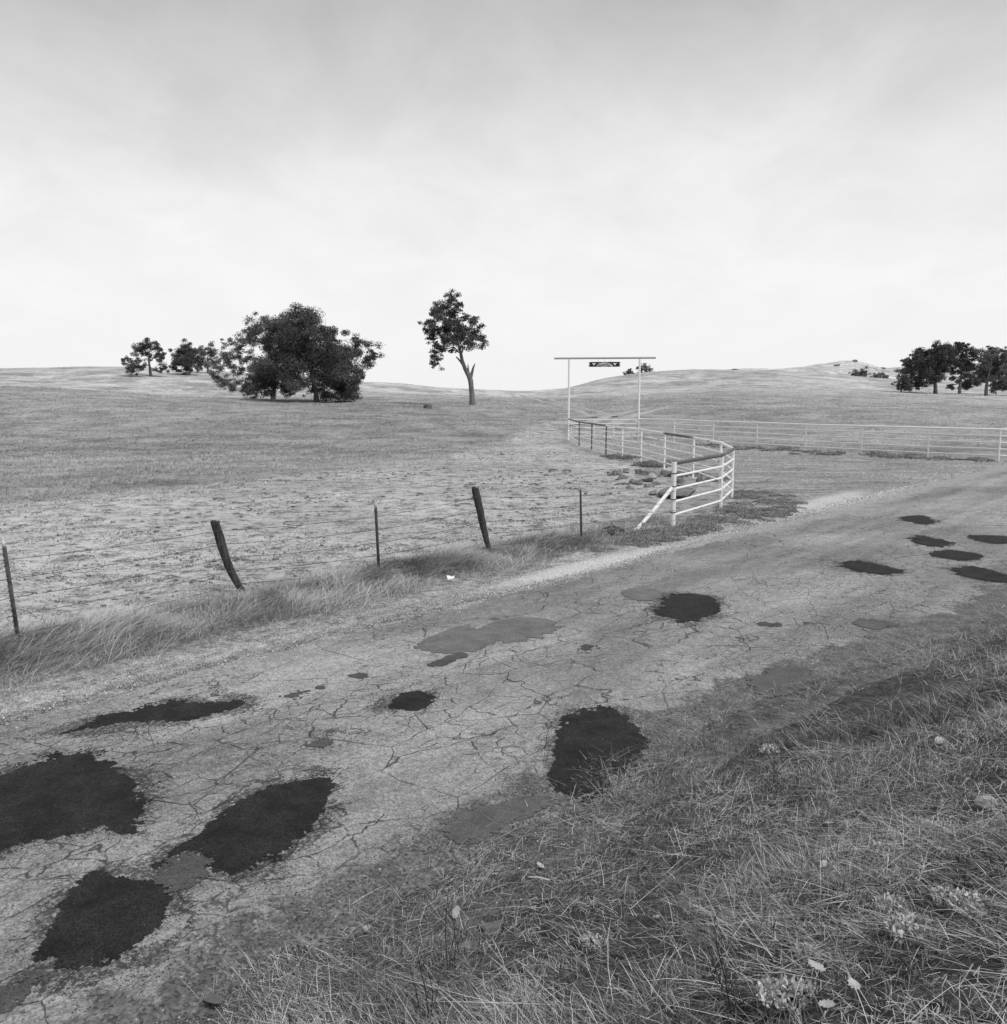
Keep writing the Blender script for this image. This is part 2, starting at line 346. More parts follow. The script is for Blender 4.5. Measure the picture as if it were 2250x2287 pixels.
    base = n.mix(em, base, n.mix(n.attr('left'), gr, gl))
    bump = n.math('SUBTRACT', n.math('MULTIPLY', agb, 0.25), n.math('MULTIPLY', n.math('ADD', ck, n.math('MULTIPLY', dark, 0.15)), 1.0))
    return n.done(base, bump, 0.008, 0.5)
def m_patch(name, lo, hi, var=0.2):
    n = NT(name, 0.8, 0.25)
    ag = n.vor(110, 'F1', out=1); b = n.N('ShaderNodeRGBToBW'); n.L(ag, b.inputs[0])
    base = n.ramp(b.outputs[0], 0.1, 0.95, lo, hi, False)
    base = n.math('MULTIPLY', base, n.ramp(n.noise(3, 8, 0.8), 0.34, 0.66, 1 - var, 1 + var * 1.3))
    base = n.mix(n.math('MULTIPLY', n.math('GREATER_THAN', b.outputs[0], 0.93), n.ramp(n.vor(110), 0.1, 0.3, 1, 0)), base, 0.28)
    return n.done(base, b.outputs[0], 0.006, 0.6)
def m_gravel(name, lo, hi, white=0.0):
    n = NT(name, 0.9, 0.15)
    def cell(sc):
        v = n.vor(sc, 'F1', out=1); b = n.N('ShaderNodeRGBToBW'); n.L(v, b.inputs[0]); return b.outputs[0], n.vor(sc, 'F1')
    a, ad = cell(120); c, cd = cell(62)
    base = n.ramp(a, 0.1, 0.9, lo, hi, False)
    base = n.math('MULTIPLY', base, n.ramp(n.noise(0.7, 5, 0.65, 0.3, n.mapped((0.5, 1.2, 1), -TH)), 0.3, 0.7, 0.72, 1.22))
    base = n.math('MULTIPLY', base, n.ramp(n.noise(5, 10, 0.9), 0.40, 0.60, 0.5, 1.5))
    base = n.math('MULTIPLY', base, n.ramp(n.noise(1.6, 6, 0.75, 0.2, n.mapped((0.25, 1.6, 1), -R(25))), 0.36, 0.64, 0.8, 1.2))
    base = n.math('MULTIPLY', base, n.ramp(ad, 0.3, 0.75, 1.0, 0.5))
    w = n.math('MULTIPLY', n.math('GREATER_THAN', c, n.math('SUBTRACT', 0.9, n.math('MULTIPLY', n.attr('bright'), 0.62))), n.ramp(cd, 0.35, 0.5, 1, 0))
    base = n.mix(n.math('MULTIPLY', w, 0.8), base, 0.72)
    base = n.mix(n.ramp(n.attr('bright'), 0.35, 1.0, 0, 0.75), base, n.ramp(a, 0.1, 0.9, 0.42, 0.8, False))
    dk = n.math('MULTIPLY', n.math('LESS_THAN', c, 0.2), n.ramp(cd, 0.3, 0.45, 1, 0)); base = n.mix(n.math('MULTIPLY', dk, 0.7), base, 0.05)
    return n.done(base, n.math('SUBTRACT', 1.0, ad), 0.012, 0.7)
def m_shade(name, lo, hi, rough=0.85, noise=0.0, nscale=8, transl=0.0):
    n = NT(name, rough, 0.12)
    c = n.mix(n.attr('shade'), lo, hi)
    if noise: c = n.math('MULTIPLY', c, n.ramp(n.noise(nscale, 4, 0.65), 0.3, 0.7, 1 - noise, 1 + noise))
    m = n.done(c)
    if transl:
        tr = n.N('ShaderNodeBsdfTranslucent'); n.L(c, tr.inputs[0]); mx = n.N('ShaderNodeMixShader'); mx.inputs[0].default_value = transl
        out = [k for k in n.nt.nodes if k.type == 'OUTPUT_MATERIAL'][0]
        n.L(n.b.outputs[0], mx.inputs[1]); n.L(tr.outputs[0], mx.inputs[2]); n.L(mx.outputs[0], out.inputs[0])
    return m
def m_pipe(name, white, rust):
    n = NT(name, 0.55, 0.35)
    v = n.noise(2.2, 5, 0.65, 0.3); f = n.noise(24, 4, 0.6)
    c = n.ramp(f, 0.3, 0.7, white * 0.88, white)
    k = n.ramp(n.math('ADD', n.math('MULTIPLY', v, 0.75), n.math('MULTIPLY', f, 0.25)), rust, rust + 0.06)
    c = n.mix(k, c, n.ramp(f, 0.3, 0.7, 0.06, 0.13))
    return n.done(c, f, 0.002, 0.3)
def m_rough(name, lo, hi, scale=3, bump=0.03, rough=0.9, stretch=(1, 1, 1)):
    n = NT(name, rough, 0.15)
    a = n.noise(scale, 6, 0.68, 0.4, n.mapped(stretch)); b = n.noise(scale * 7, 4, 0.65, 0, n.mapped(stretch))
    v = n.math('ADD', n.math('MULTIPLY', a, 0.6), n.math('MULTIPLY', b, 0.4))
    return n.done(n.ramp(v, 0.34, 0.66, lo, hi), v, bump, 0.8)

M = dict(terrain=m_terrain(), road=m_road(), patch=m_patch('fresh_asphalt_patch', 0.004, 0.026, 0.55), patch_old=m_patch('old_asphalt_patch', 0.10, 0.19), patch_mid=m_patch('worn_asphalt_patch', 0.045, 0.10), patch_edge=m_patch('edge_asphalt_patch', 0.065, 0.13),
         gravel=m_gravel('grey_gravel', 0.25, 0.47), gravel_dark=m_gravel('dark_gravel', 0.09, 0.24), gravel_sh=m_gravel('pale_gravel', 0.28, 0.52),
         straw=m_shade('dry_straw', 0.035, 0.60, 0.8, transl=0.0), tuft=m_shade('pasture_grass_blades', 0.12, 0.62, 0.85, transl=0.0), weed=m_shade('low_weed_leaves', 0.07, 0.40),
         chip=m_shade('tar_chippings', 0.015, 0.06, 0.7), stone=m_shade('gravel_stones', 0.08, 0.78, 0.85),
         leaf=m_shade('oak_leaves', 0.04, 0.15, 0.7), leafpale=m_shade('pale_and_hazed_oak_leaves', 0.08, 0.24, 0.75), bark=m_rough('oak_bark', 0.05, 0.17, 1.2, 0.06, 0.95, (3, 3, 0.6)), barkpale=m_rough('grey_dead_bark', 0.08, 0.23, 1.5, 0.06, 0.95, (3, 3, 0.5)),  # leafpale: paler oaks, and distance haze put into the far trees' leaf colour
         pipe=m_pipe('white_painted_pipe', 0.86, 0.57), pipe_rust=m_pipe('rusty_pipe', 0.5, 0.36), rail_new=m_pipe('pale_steel_rail', 0.86, 0.66), beam=m_pipe('grey_steel_beam', 0.42, 0.62),
         steel=m_rough('dark_steel', 0.035, 0.10, 9, 0.003, 0.6), tip=m_rough('white_post_tip', 0.4, 0.6, 9, 0.002, 0.6), wood=m_rough('weathered_post_wood', 0.018, 0.085, 4, 0.02, 0.95, (6, 6, 0.5)), wire=m_rough('barbed_wire_steel', 0.05, 0.12, 30, 0.001, 0.5),
         rock=m_rough('field_rock', 0.10, 0.28, 2.2, 0.05), rockpale=m_rough('pale_field_rock', 0.22, 0.48, 2.5, 0.04), sign=m_rough('black_sign_steel', 0.022, 0.04, 12, 0.001, 0.5),
         oakleaf=m_rough('fallen_leaf', 0.30, 0.55, 40, 0.001, 0.8), leafdark=m_rough('brown_fallen_leaf', 0.07, 0.16, 40, 0.001, 0.8), wool=m_shade('dried_pale_foliage', 0.22, 0.62, 0.9), stalk=m_shade('dark_dry_stalk', 0.025, 0.07, 0.9),
         pebble=m_rough('white_pebble', 0.55, 0.82, 20, 0.003, 0.7), paper=m_rough('white_litter', 0.75, 0.85, 20, 0.001, 0.6), clod=m_rough('earth_clod', 0.10, 0.24, 9, 0.02), track=m_rough('pale_track_dirt', 0.26, 0.44, 0.8, 0.03))

# ------------------------------------------------------------------ ground
def poly_sd(x, y, poly):                     # signed distance, positive inside
    x = np.asarray(x, float); y = np.asarray(y, float); d = np.full(x.shape, 1e9); ins = np.zeros(x.shape, bool)
    n = len(poly)
    for i in range(n):
        ax, ay = poly[i]; bx, by = poly[(i + 1) % n]; ex, ey = bx - ax, by - ay
        t = np.clip(((x - ax) * ex + (y - ay) * ey) / (ex * ex + ey * ey + 1e-12), 0, 1)
        d = np.minimum(d, np.hypot(x - ax - t * ex, y - ay - t * ey))
        c = ((ay > y) != (by > y)) & (x < (bx - ax) * (y - ay) / (by - ay + 1e-15) + ax); ins ^= c
    return np.where(ins, d, -d)
def kz(lst): return [tuple(at_z(a * K, b * K)[:2]) for a, b in lst]
edge_px = [(-500, 1000), (-150, 965), (0, 952), (100, 943), (300, 924), (450, 907), (600, 892), (700, 884), (820, 866), (900, 850), (950, 834), (985, 822), (1040, 812), (1075, 806)]
DIRT = kz(edge_px) + [(6.5, 45), (6.8, 36), (7.0, 28), (6.5, 24), (5.2, 21), (3.6, 19)] + [tuple(to_xy(s, 10.7)) for s in (14, 8, 0, -10, -20, -40)]
def sgrid(lo, hi, n, a):
    u = np.linspace(math.asinh(lo / a), math.asinh(hi / a), n); return a * np.sinh(u)
gx = sgrid(-1700, 1700, 410, 8.0); gy = np.r_[sgrid(-900, 3000, 380, 8.0)]
GX, GY = np.meshgrid(gx, gy); gxf, gyf = GX.ravel(), GY.ravel()
gz = T(gxf, gyf); ii = np.arange(len(gy) - 1)[:, None] * len(gx) + np.arange(len(gx) - 1)[None]
q = np.stack([ii, ii + 1, ii + len(gx) + 1, ii + len(gx)], -1).reshape(-1, 4)
me = mesh_np('pasture', np.c_[gxf, gyf, gz], q, True)
sd = poly_sd(gxf, gyf, DIRT); attr(me, 'dirt', sstep(-3, 3, sd))
gs, gt = to_st(gxf, gyf)
attr(me, 'bank', sstep(0, 0.5, 3.6 - widen(gs) - gt) * (1 - sstep(50, 90, np.abs(gs))))
rr = np.hypot(gxf, gyf)
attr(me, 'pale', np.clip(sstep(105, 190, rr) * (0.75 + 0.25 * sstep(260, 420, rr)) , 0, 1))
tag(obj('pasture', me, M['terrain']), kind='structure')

def strip(name, sv, tv0, tv1, nt, z, mat, extra=None, drop=0.05):
    """a sheet along the road in its own s,t axes; edges turned down into the ground"""
    sv = np.asarray(sv); fr = np.linspace(0, 1, nt)
    S = np.repeat(sv[:, None], nt, 1); TT = tv0[:, None] * (1 - fr) + tv1[:, None] * fr
    x, y = to_xy(S, TT); base = T(x, y)
    Z = (z(S, TT, base) if callable(z) else base + z)
    Z[:, 0] -= drop; Z[:, -1] -= drop
    V = np.c_[S.ravel(), TT.ravel(), Z.ravel()]
    i = np.arange(len(sv) - 1)[:, None] * nt + np.arange(nt - 1)[None]
    Q = np.stack([i, i + nt, i + nt + 1, i + 1], -1).reshape(-1, 4)
    me = mesh_np(name, V, Q, True)
    for k, f in (extra or {}).items(): attr(me, k, f(S.ravel(), TT.ravel()))
    o = obj(name, me, mat); o.rotation_euler = (0, 0, math.pi / 2 - TH); return tag(o, kind='structure')

# patches of newer asphalt, read off the photograph onto the road plane
PATCH = [
 ('patch', [(-90, 1490), (0, 1468), (60, 1450), (100, 1433), (170, 1424), (215, 1450), (262, 1480), (268, 1510), (262, 1550), (250, 1580), (200, 1568), (150, 1575), (100, 1587), (40, 1600), (0, 1612), (-100, 1640)]),
 ('patch', [(617, 1471), (624, 1500), (600, 1550), (560, 1590), (500, 1630), (440, 1650), (400, 1640), (385, 1612), (340, 1615), (310, 1640), (290, 1640), (330, 1610), (400, 1560), (460, 1515), (530, 1485)]),
 ('patch', [(205, 1648), (160, 1655), (130, 1690), (110, 1735), (95, 1775), (70, 1800), (110, 1835), (180, 1825), (240, 1800), (300, 1745), (318, 1700), (300, 1670), (260, 1665)]),
 ('patch', [(1130, 1338), (1065, 1360), (1050, 1400), (1045, 1450), (1040, 1480), (1085, 1505), (1150, 1490), (1195, 1460), (1215, 1430), (1215, 1390), (1200, 1365), (1170, 1345)]),
 ('patch', [(120, 1388), (150, 1372), (230, 1345), (330, 1325), (380, 1328), (455, 1325), (462, 1332), (420, 1348), (340, 1365), (290, 1362), (230, 1366)]),
 ('patch', [(1238, 1160), (1255, 1140), (1260, 1128), (1290, 1122), (1345, 1130), (1362, 1150), (1345, 1165), (1300, 1178), (1250, 1166)]),
 ('patch', [(1590, 1065), (1625, 1060), (1670, 1070), (1710, 1080), (1670, 1086), (1610, 1078)]),
 ('patch', [(1720, 1020), (1745, 1014), (1800, 1028), (1775, 1035), (1740, 1032)]),
 ('patch', [(1755, 1047), (1800, 1040), (1862, 1050), (1830, 1060), (1780, 1055)]),
 ('patch', [(1800, 1075), (1845, 1070), (1904, 1085), (1940, 1095), (1890, 1100), (1820, 1088)]),
 ('patch', [(1700, 980), (1740, 975), (1772, 988), (1740, 992)]),
 ('patch', [(1830, 1013), (1904, 1014), (1940, 1024), (1870, 1027)]),
 ('patch', [(735, 1340), (755, 1318), (790, 1308), (815, 1318), (812, 1335), (780, 1347)]),
 ('patch_mid', [(572, 1411), (605, 1400), (632, 1408), (600, 1417)]),
 ('patch_mid', [(528, 1316), (560, 1309), (590, 1306), (560, 1321), (540, 1323)]),
 ('patch_mid', [(592, 1301), (612, 1296), (622, 1301), (604, 1306)]),
 ('patch_mid', [(660, 1279), (685, 1274), (700, 1279), (680, 1284)]),
 ('patch_old', [(786, 1222), (850, 1188), (900, 1186), (935, 1212), (880, 1236), (820, 1236)]),
 ('patch_old', [(905, 1196), (960, 1170), (1045, 1174), (1040, 1200), (960, 1216)]),
 ('patch_mid', [(806, 1260), (860, 1240), (885, 1238), (850, 1256), (825, 1263)]),
 ('patch_edge', [(850, 1552), (920, 1520), (1010, 1507), (1040, 1515), (960, 1560), (900, 1588), (858, 1576)]),
 ('patch_edge', [(1420, 1280), (1490, 1256), (1530, 1266), (1510, 1300), (1440, 1312)]),
 ('patch_edge', [(1615, 1176), (1650, 1168), (1700, 1180), (1645, 1188)]),
 ('patch_mid', [(1432, 1178), (1470, 1179), (1482, 1185), (1450, 1185)]),
 ('patch_old', [(1175, 1120), (1215, 1112), (1252, 1122), (1235, 1138), (1195, 1134)]),
 ('patch_mid', [(300, 1650), (345, 1620), (392, 1625), (398, 1650), (350, 1680), (310, 1680)]),
 ('patch_mid', [(0, 1870), (40, 1850), (85, 1852), (60, 1880), (0, 1905), (-40, 1900)]),
 ('patch_mid', [(1092, 1224), (1115, 1220), (1128, 1226), (1105, 1230)]),
]
PGROUND = [np.array([to_st(*at_z(a * K, b * K, 0.03)[:2]) for a, b in pts]) for _, pts in PATCH]
def halo(s, t):
    h = np.zeros(s.shape)
    for (m, _), p in zip(PATCH, PGROUND):
        if m != 'patch': continue
        near = (s > p[:, 0].min() - 1) & (s < p[:, 0].max() + 1) & (t > p[:, 1].min() - 1) & (t < p[:, 1].max() + 1)
        if near.any(): h[near] = np.maximum(h[near], 1 - sstep(0.0, 0.42, -poly_sd(s[near], t[near], p)))
    return h
sv = np.unique(np.r_[np.linspace(-120, -10, 40), np.arange(-10, 16, 0.06), np.arange(16, 46, 0.2), np.linspace(46, 330, 120)])
eL = 8.25 + (fbm(sv * 0.5, sv * 0, 21) - 0.5) * 0.7 + (fbm(sv * 3, sv * 0, 22) - 0.5) * 0.3
eR = 3.42 + (fbm(sv * 0.5, sv * 0, 23) - 0.5) * 0.35 + (fbm(sv * 3.5, sv * 0, 24) - 0.5) * 0.28 - 0.9 * widen(sv)
SPK = [(450, 1480, 150, 60), (560, 1440, 140, 40), (640, 1395, 120, 30), (420, 1760, 150, 60), (560, 1700, 120, 40), (300, 1830, 120, 50), (200, 1390, 160, 30), (60, 1400, 120, 30), (740, 1335, 90, 30), (90, 1860, 90, 50), (1190, 1480, 60, 50), (1290, 1160, 90, 30), (430, 1310, 120, 25), (1500, 1240, 60, 20), (1330, 1000, 80, 14)]
SPKG = [(to_st(*at_z(a * K, b * K)[:2]), to_st(*at_z((a + w) * K, b * K)[:2]), to_st(*at_z(a * K, (b - h) * K)[:2])) for a, b, w, h in SPK]
def speckf(s, t):
    v = np.zeros(s.shape)
    for c0, c1, c2 in SPKG:
        e1 = np.subtract(c1, c0); e2 = np.subtract(c2, c0); D = e1[0] * e2[1] - e1[1] * e2[0]; ds, dt = s - c0[0], t - c0[1]
        a = (ds * e2[1] - dt * e2[0]) / D; b = (-ds * e1[1] + dt * e1[0]) / D; v = np.maximum(v, np.exp(-(a * a + b * b) * 1.2))
    return v
def roadz(S, TT, base): return 0.012 + 0.03 * (1 - (np.where(TT < 6.05, (TT - 6.05) / (2.5 + 0.95 * widen(S)), (TT - 6.05) / 2.3)) ** 2) + (fbm(S * 0.8, TT * 0.8, 40) - 0.5) * 0.02
road = strip('road', sv, eR, eL, 70, roadz, M['road'], dict(halo=halo, edge=lambda s, t: np.maximum(1 - sstep(3.4, 4.75, t + 0.9 * widen(s)), 0.95 * sstep(7.55 - 1.3 * sstep(14, 22, s), 8.35, t)), left=lambda s, t: (t > 6).astype(float), speck=speckf))
def road_h(s, t): return roadz(np.asarray(s, float), np.asarray(t, float), 0)

sv2 = np.unique(np.r_[np.linspace(-80, -10, 30), np.arange(-10, 46, 0.15)])
b0 = 9.35 + (fbm(sv2 * 0.6, sv2 * 0, 51) - 0.5) * 0.5 - 1.35 * sstep(13.5, 18.5, sv2)
def brightf(s, t):
    b = 0.35 * np.exp(-((t - 8.6) / 0.4) ** 2)
    b = b + 0.9 * np.exp(-((s - 12.0) / 2.2) ** 2) * np.exp(-((t - 8.45) / 0.35) ** 2) + 0.15 * np.exp(-((s - 19.5) / 3) ** 2) * np.exp(-((t - 8.6) / 0.5) ** 2) + 0.35 * np.exp(-((s - 24.5) / 3.5) ** 2) * np.exp(-((t - 8.3) / 0.5) ** 2)
    return b
strip('gravel_shoulder', sv2, np.full(len(sv2), 7.6), b0, 14, 0.012, M['gravel_sh'], dict(bright=brightf), 0.03)
b1 = 2.95 - widen(sv2) + (fbm(sv2 * 0.8, sv2 * 0, 53) - 0.5) * 0.4
strip('gravel_shoulder', sv2, b1, np.full(len(sv2), 4.2) - 0.9 * widen(sv2), 12, 0.012, M['gravel_dark'], dict(bright=lambda s, t: 0 * s), 0.03)

# the gravel drive: between the flared pipe fence and the long pipe fence up to the gate
dl = np.array([(5.0, 18.3), (5.9, 20.6), (6.6, 22.6), (7.0, 24.8), (7.15, 27.5), (6.95, 31), (6.5, 35), (6.1, 39), (5.6, 44), (5.2, 52), (4.6, 58), (4.2, 64), (3.8, 72)])
dr = np.array([(22.3, 38.4), (21.9, 38.5), (21.4, 38.8), (20.7, 39.4), (19.0, 41), (16.8, 43.4), (15.0, 46), (13.2, 48.8), (11.6, 51.7), (9.9, 55.3), (8.4, 58), (8.2, 64), (8.4, 72)])
tt = np.linspace(0, 12, 170); fr = np.linspace(0, 1, 60)
LX = np.c_[np.interp(tt, range(13), dl[:, 0]), np.interp(tt, range(13), dl[:, 1])]; RX = np.c_[np.interp(tt, range(13), dr[:, 0]), np.interp(tt, range(13), dr[:, 1])]
LX[:, 0] += (fbm(tt * 6, tt * 0, 61) - 0.5) * 0.9 * sstep(2, 4, tt); RX[:, 0] += (fbm(tt * 6, tt * 0, 62) - 0.5) * 0.9 * sstep(3, 5, tt)
DX = LX[:, None] * (1 - fr[None, :, None]) + RX[:, None] * fr[None, :, None]
dz = T(DX[..., 0], DX[..., 1]) + 0.022; dz[:, 0] -= 0.05; dz[:, -1] -= 0.05; dz[-1] -= 0.05; dz -= (0.045 * (1 - sstep(0, 16, np.arange(170) + 10 * (fbm(np.arange(170) * 0.0, 0.0, 1) - 0.5))))[:, None] * np.ones(60)[None]; dz += ((fbm(DX[..., 0] * 1.5, DX[..., 1] * 1.5, 67) - 0.5) * 0.02) * (np.arange(170) < 20)[:, None]
i = np.arange(169)[:, None] * 60 + np.arange(59)[None]
me = mesh_np('gravel_drive', np.c_[DX.reshape(-1, 2), dz.ravel()], np.stack([i, i + 1, i + 61, i + 60], -1).reshape(-1, 4), True)
_ds, _dt = to_st(DX[..., 0].ravel(), DX[..., 1].ravel()); attr(me, 'bright', 0.25 * fbm(DX[..., 0].ravel() * 0.4, DX[..., 1].ravel() * 0.4, 63) + 1.0 * np.exp(-((_ds - 24) / 3.2) ** 2) * np.exp(-((_dt - 8.9 - (_ds - 24) * 0.05) / 0.5) ** 2))
tag(obj('gravel_drive', me, M['gravel']), kind='structure')

# wheel tracks running on over the pasture
def track(pts, w, up=0.05):
    pts = np.array(pts); u = np.linspace(0, len(pts) - 1, 90); cx = np.interp(u, range(len(pts)), pts[:, 0]); cy = np.interp(u, range(len(pts)), pts[:, 1])
    ker = np.ones(9) / 9; cx[4:-4] = np.convolve(cx, ker, 'valid'); cy[4:-4] = np.convolve(cy, ker, 'valid')
    tx = np.gradient(cx); ty = np.gradient(cy); l = np.hypot(tx, ty); nx, ny = -ty / l, tx / l
    f = np.linspace(-1, 1, 5); ww = w * (0.5 + 0.25 * (fbm(u * 2, u * 0, 71)))
    X = cx[:, None] + nx[:, None] * f * ww[:, None]; Y = cy[:, None] + ny[:, None] * f * ww[:, None]
    Z = T(X, Y) + up; Z[:, 0] -= up * 2; Z[:, -1] -= up * 2
    i = np.arange(89)[:, None] * 5 + np.arange(4)[None]
    me = mesh_np('wheel_track', np.c_[X.ravel(), Y.ravel(), Z.ravel()], np.stack([i, i + 1, i + 6, i + 5], -1).reshape(-1, 4), True)
    return tag(obj('wheel_track', me, M['track']), kind='structure')
tp = [hit(px, py)[:2] for px, py in ((1137, 881), (1160, 884), (1195, 891), (1230, 898), (1266, 906), (1310, 918), (1350, 932))]
for off in (-0.9, 0.9):
    track([(p[0] + off, p[1]) for p in tp], 0.75, 0.07)
tp2 = [hit(px, py)[:2] for px, py in ((1330, 950), (1372, 934), (1400, 925), (1430, 918), (1460, 912))]
for off in (-1.1, 1.1):
    track([(p[0] + off, p[1]) for p in tp2], 1.3, 0.06)

# ------------------------------------------------------------------ asphalt patches: thin ragged sheets, children of the road
def ragged(p, step, amp, seed):
    out = []
    n = len(p)
    for i in range(n):                      # Catmull-Rom through the outline
        p0, p1, p2, p3 = p[i - 1], p[i], p[(i + 1) % n], p[(i + 2) % n]
        k = max(2, int(np.linalg.norm(p2 - p1) / step))
        for t in np.linspace(0, 1, k, endpoint=False):
            out.append(0.5 * (2 * p1 + (p2 - p0) * t + (2 * p0 - 5 * p1 + 4 * p2 - p3) * t * t + (3 * p1 - p0 - 3 * p2 + p3) * t ** 3))
    out = np.array(out); d = np.roll(out, -1, 0) - np.roll(out, 1, 0); l = np.hypot(d[:, 0], d[:, 1])[:, None] + 1e-9
    nr = np.c_[d[:, 1], -d[:, 0]] / l
    a = (fbm(out[:, 0] * 5, out[:, 1] * 5, seed) - 0.5) * 2 * amp + (fbm(out[:, 0] * 28, out[:, 1] * 28, seed + 3) - 0.5) * 2 * amp * 0.8
    return out + nr * a[:, None]
import bmesh
def sheet_patch(k, mt, p):
    """a thin layer laid on the road whose rim breaks up into crumbs"""
    dist = math.hypot(*to_xy(p[:, 0].mean(), p[:, 1].mean())); c = 0.013 * max(1.0, dist / 6.5)
    ol = ragged(p, 0.05 * max(1, dist / 8), 0.03, 100 + k)
    m = 0.3; s0, s1, t0, t1 = ol[:, 0].min() - m, ol[:, 0].max() + m, max(ol[:, 1].min() - m, 3.1 - widen(p[:, 0].mean())), min(ol[:, 1].max() + m, 8.75)
    ss = np.arange(max(s0, -3.2), s1, c); tt = np.arange(t0, t1, c); S, TT = np.meshgrid(ss, tt, indexing='ij')
    S = S + (RNG.random(S.shape) - 0.5) * c * 0.75; TT = TT + (RNG.random(S.shape) - 0.5) * c * 0.75
    ol2 = ol[::max(1, len(ol) // 60)]
    sd = poly_sd(S, TT, ol2)
    ragg = (fbm(S * 9, TT * 9, 200 + k) - 0.5) * 0.10 + (fbm(S * 30, TT * 30, 230 + k) - 0.5) * 0.09
    ragg = ragg * max(1.0, dist / 8.0)
    if mt != 'patch': ragg = ragg * 0.8
    soft = 0.5 + 1.3 * sstep(0.4, 0.65, fbm(S * 1.3, TT * 1.3, 260 + k))         # some stretches of rim are crumblier than others
    val = sd + ragg * soft + (RNG.random(S.shape) - 0.5) * 0.07 * soft
    cv = 0.25 * (val[:-1, :-1] + val[1:, :-1] + val[:-1, 1:] + val[1:, 1:])
    keep = cv > 0
    if not keep.any(): return
    Z = np.where(TT > np.interp(S, sv, eR) + 0.075, road_h(S, TT), T(*to_xy(S, TT)) + 0.012) + 0.0015 + 0.0002 * k + (0.006 if mt == 'patch' else 0.0015) * sstep(0, 0.07, sd) + 0.004 * (fbm(S * 12, TT * 12, 300) - 0.5) * sstep(0, 0.05, sd)
    nt_ = len(tt); ii, jj = np.nonzero(keep); b0 = ii * nt_ + jj
    Q = np.stack([b0, b0 + nt_, b0 + nt_ + 1, b0 + 1], -1)
    used, inv = np.unique(Q, return_inverse=True); V = np.c_[S.ravel(), TT.ravel(), Z.ravel()][used]
    obj('asphalt_patch', mesh_np('asphalt_patch', V, inv.reshape(-1, 4), True), M[mt], road)
for k, ((mt, _), p) in enumerate(zip(PATCH, PGROUND)): sheet_patch(k, mt, p)

# ------------------------------------------------------------------ loose chippings and gravel stones (nobody could count them)
OCT_V = np.array([(1, 0, 0), (-1, 0, 0), (0, 1, 0), (0, -1, 0), (0, 0, 1)], float)
OCT_F = np.array([(0, 2, 4), (2, 1, 4), (1, 3, 4), (3, 0, 4)])      # the buried underside is left off
def stones(name, P, size, shade, mat):
    n = len(P); V = OCT_V[None] * (0.55 + 0.6 * RNG.random((n, 5, 1))); V[:, :, 2] *= 0.85; V[:, :4, 2] -= 0.35
    a = RNG.random(n) * 6.28; c, s = np.cos(a)[:, None], np.sin(a)[:, None]
    V = np.stack([V[..., 0] * c - V[..., 1] * s, V[..., 0] * s + V[..., 1] * c, V[..., 2]], -1) * np.asarray(size)[:, None, None] + P[:, None]
    Fc = (OCT_F[None] + (np.arange(n) * 5)[:, None, None]).reshape(-1, 3)
    me = mesh_np(name, V.reshape(-1, 3), Fc); attr(me, 'shade', np.repeat(shade, 5)); return tag(obj(name, me, mat), kind='stuff')
def on_road(s, t):
    x, y = to_xy(s, t); z = np.maximum(T(x, y) + 0.012, np.where((t > 3.45 - 0.9 * widen(s)) & (t < 8.3), road_h(s, t), -9)); return np.c_[x, y, z]
n = 240000; s = RNG.uniform(-3, 14, n); t = RNG.uniform(3.3, 8.9, n); hh = halo(s, t)
ins = np.zeros(n)
for (m, _), p in zip(PATCH, PGROUND): ins = np.maximum(ins, (poly_sd(s, t, p) > 0.05))
pr = 0.75 * hh ** 2 * (0.1 + 0.9 * sstep(0.42, 0.66, fbm(s * 2.3, t * 2.3, 79))) * (1 - ins) + 0.05 * sstep(0.5, 0.72, fbm(s * 0.8, t * 1.4, 77)) + 0.45 * speckf(s, t) * sstep(0.45, 0.65, fbm(s * 3, t * 3, 78)) * (1 - ins) + 0.14 * (1 - sstep(0.0, 0.6, np.abs(t - 3.8))) + 0.07 * (1 - sstep(0, 0.5, np.abs(t - 8.2)))
k = RNG.random(n) < pr; s, t = s[k], t[k]; P = on_road(s, t); d = np.hypot(P[:, 0], P[:, 1])
stones('loose_chippings', P, RNG.uniform(0.003, 0.008, len(P)) * (1 + d / 30), RNG.random(len(P)), M['chip'])
n = 300000; s = RNG.uniform(-2, 32, n); t = np.where(RNG.random(n) < 0.75, RNG.uniform(7.8, 9.4, n), RNG.uniform(3.0, 4.0, n) - 0.95 * widen(s))
bf = brightf(s, t); pr = np.where(t > 6, 0.05 + 0.34 * bf, 0.16 * np.exp(-(s / 9) ** 2)); k = RNG.random(n) < pr
s, t, bf = s[k], t[k], bf[k]; P = on_road(s, t); d = np.hypot(P[:, 0], P[:, 1])
stones('loose_gravel', P, np.where(t > 6, RNG.uniform(0.003, 0.009, len(P)), 0.0015 + RNG.gamma(1.5, 0.0013, len(P))) * (1 + d / 22), np.where(t > 6, np.clip(RNG.beta(1.0, 1.9, len(P)) + 0.4 * bf * (s > 7), 0, 1), RNG.beta(0.8, 2.6, len(P))), M['stone'])
n = 60000; u1, u2 = RNG.random(n), RNG.random(n); k1 = u1 * 155; i0 = k1.astype(int); f0 = (k1 - i0)[:, None]
a_ = LX[i0] * (1 - f0) + LX[i0 + 1] * f0; b_ = RX[i0] * (1 - f0) + RX[i0 + 1] * f0; q_ = a_ * (1 - u2[:, None]) + b_ * u2[:, None]; s, t = to_st(q_[:, 0], q_[:, 1])
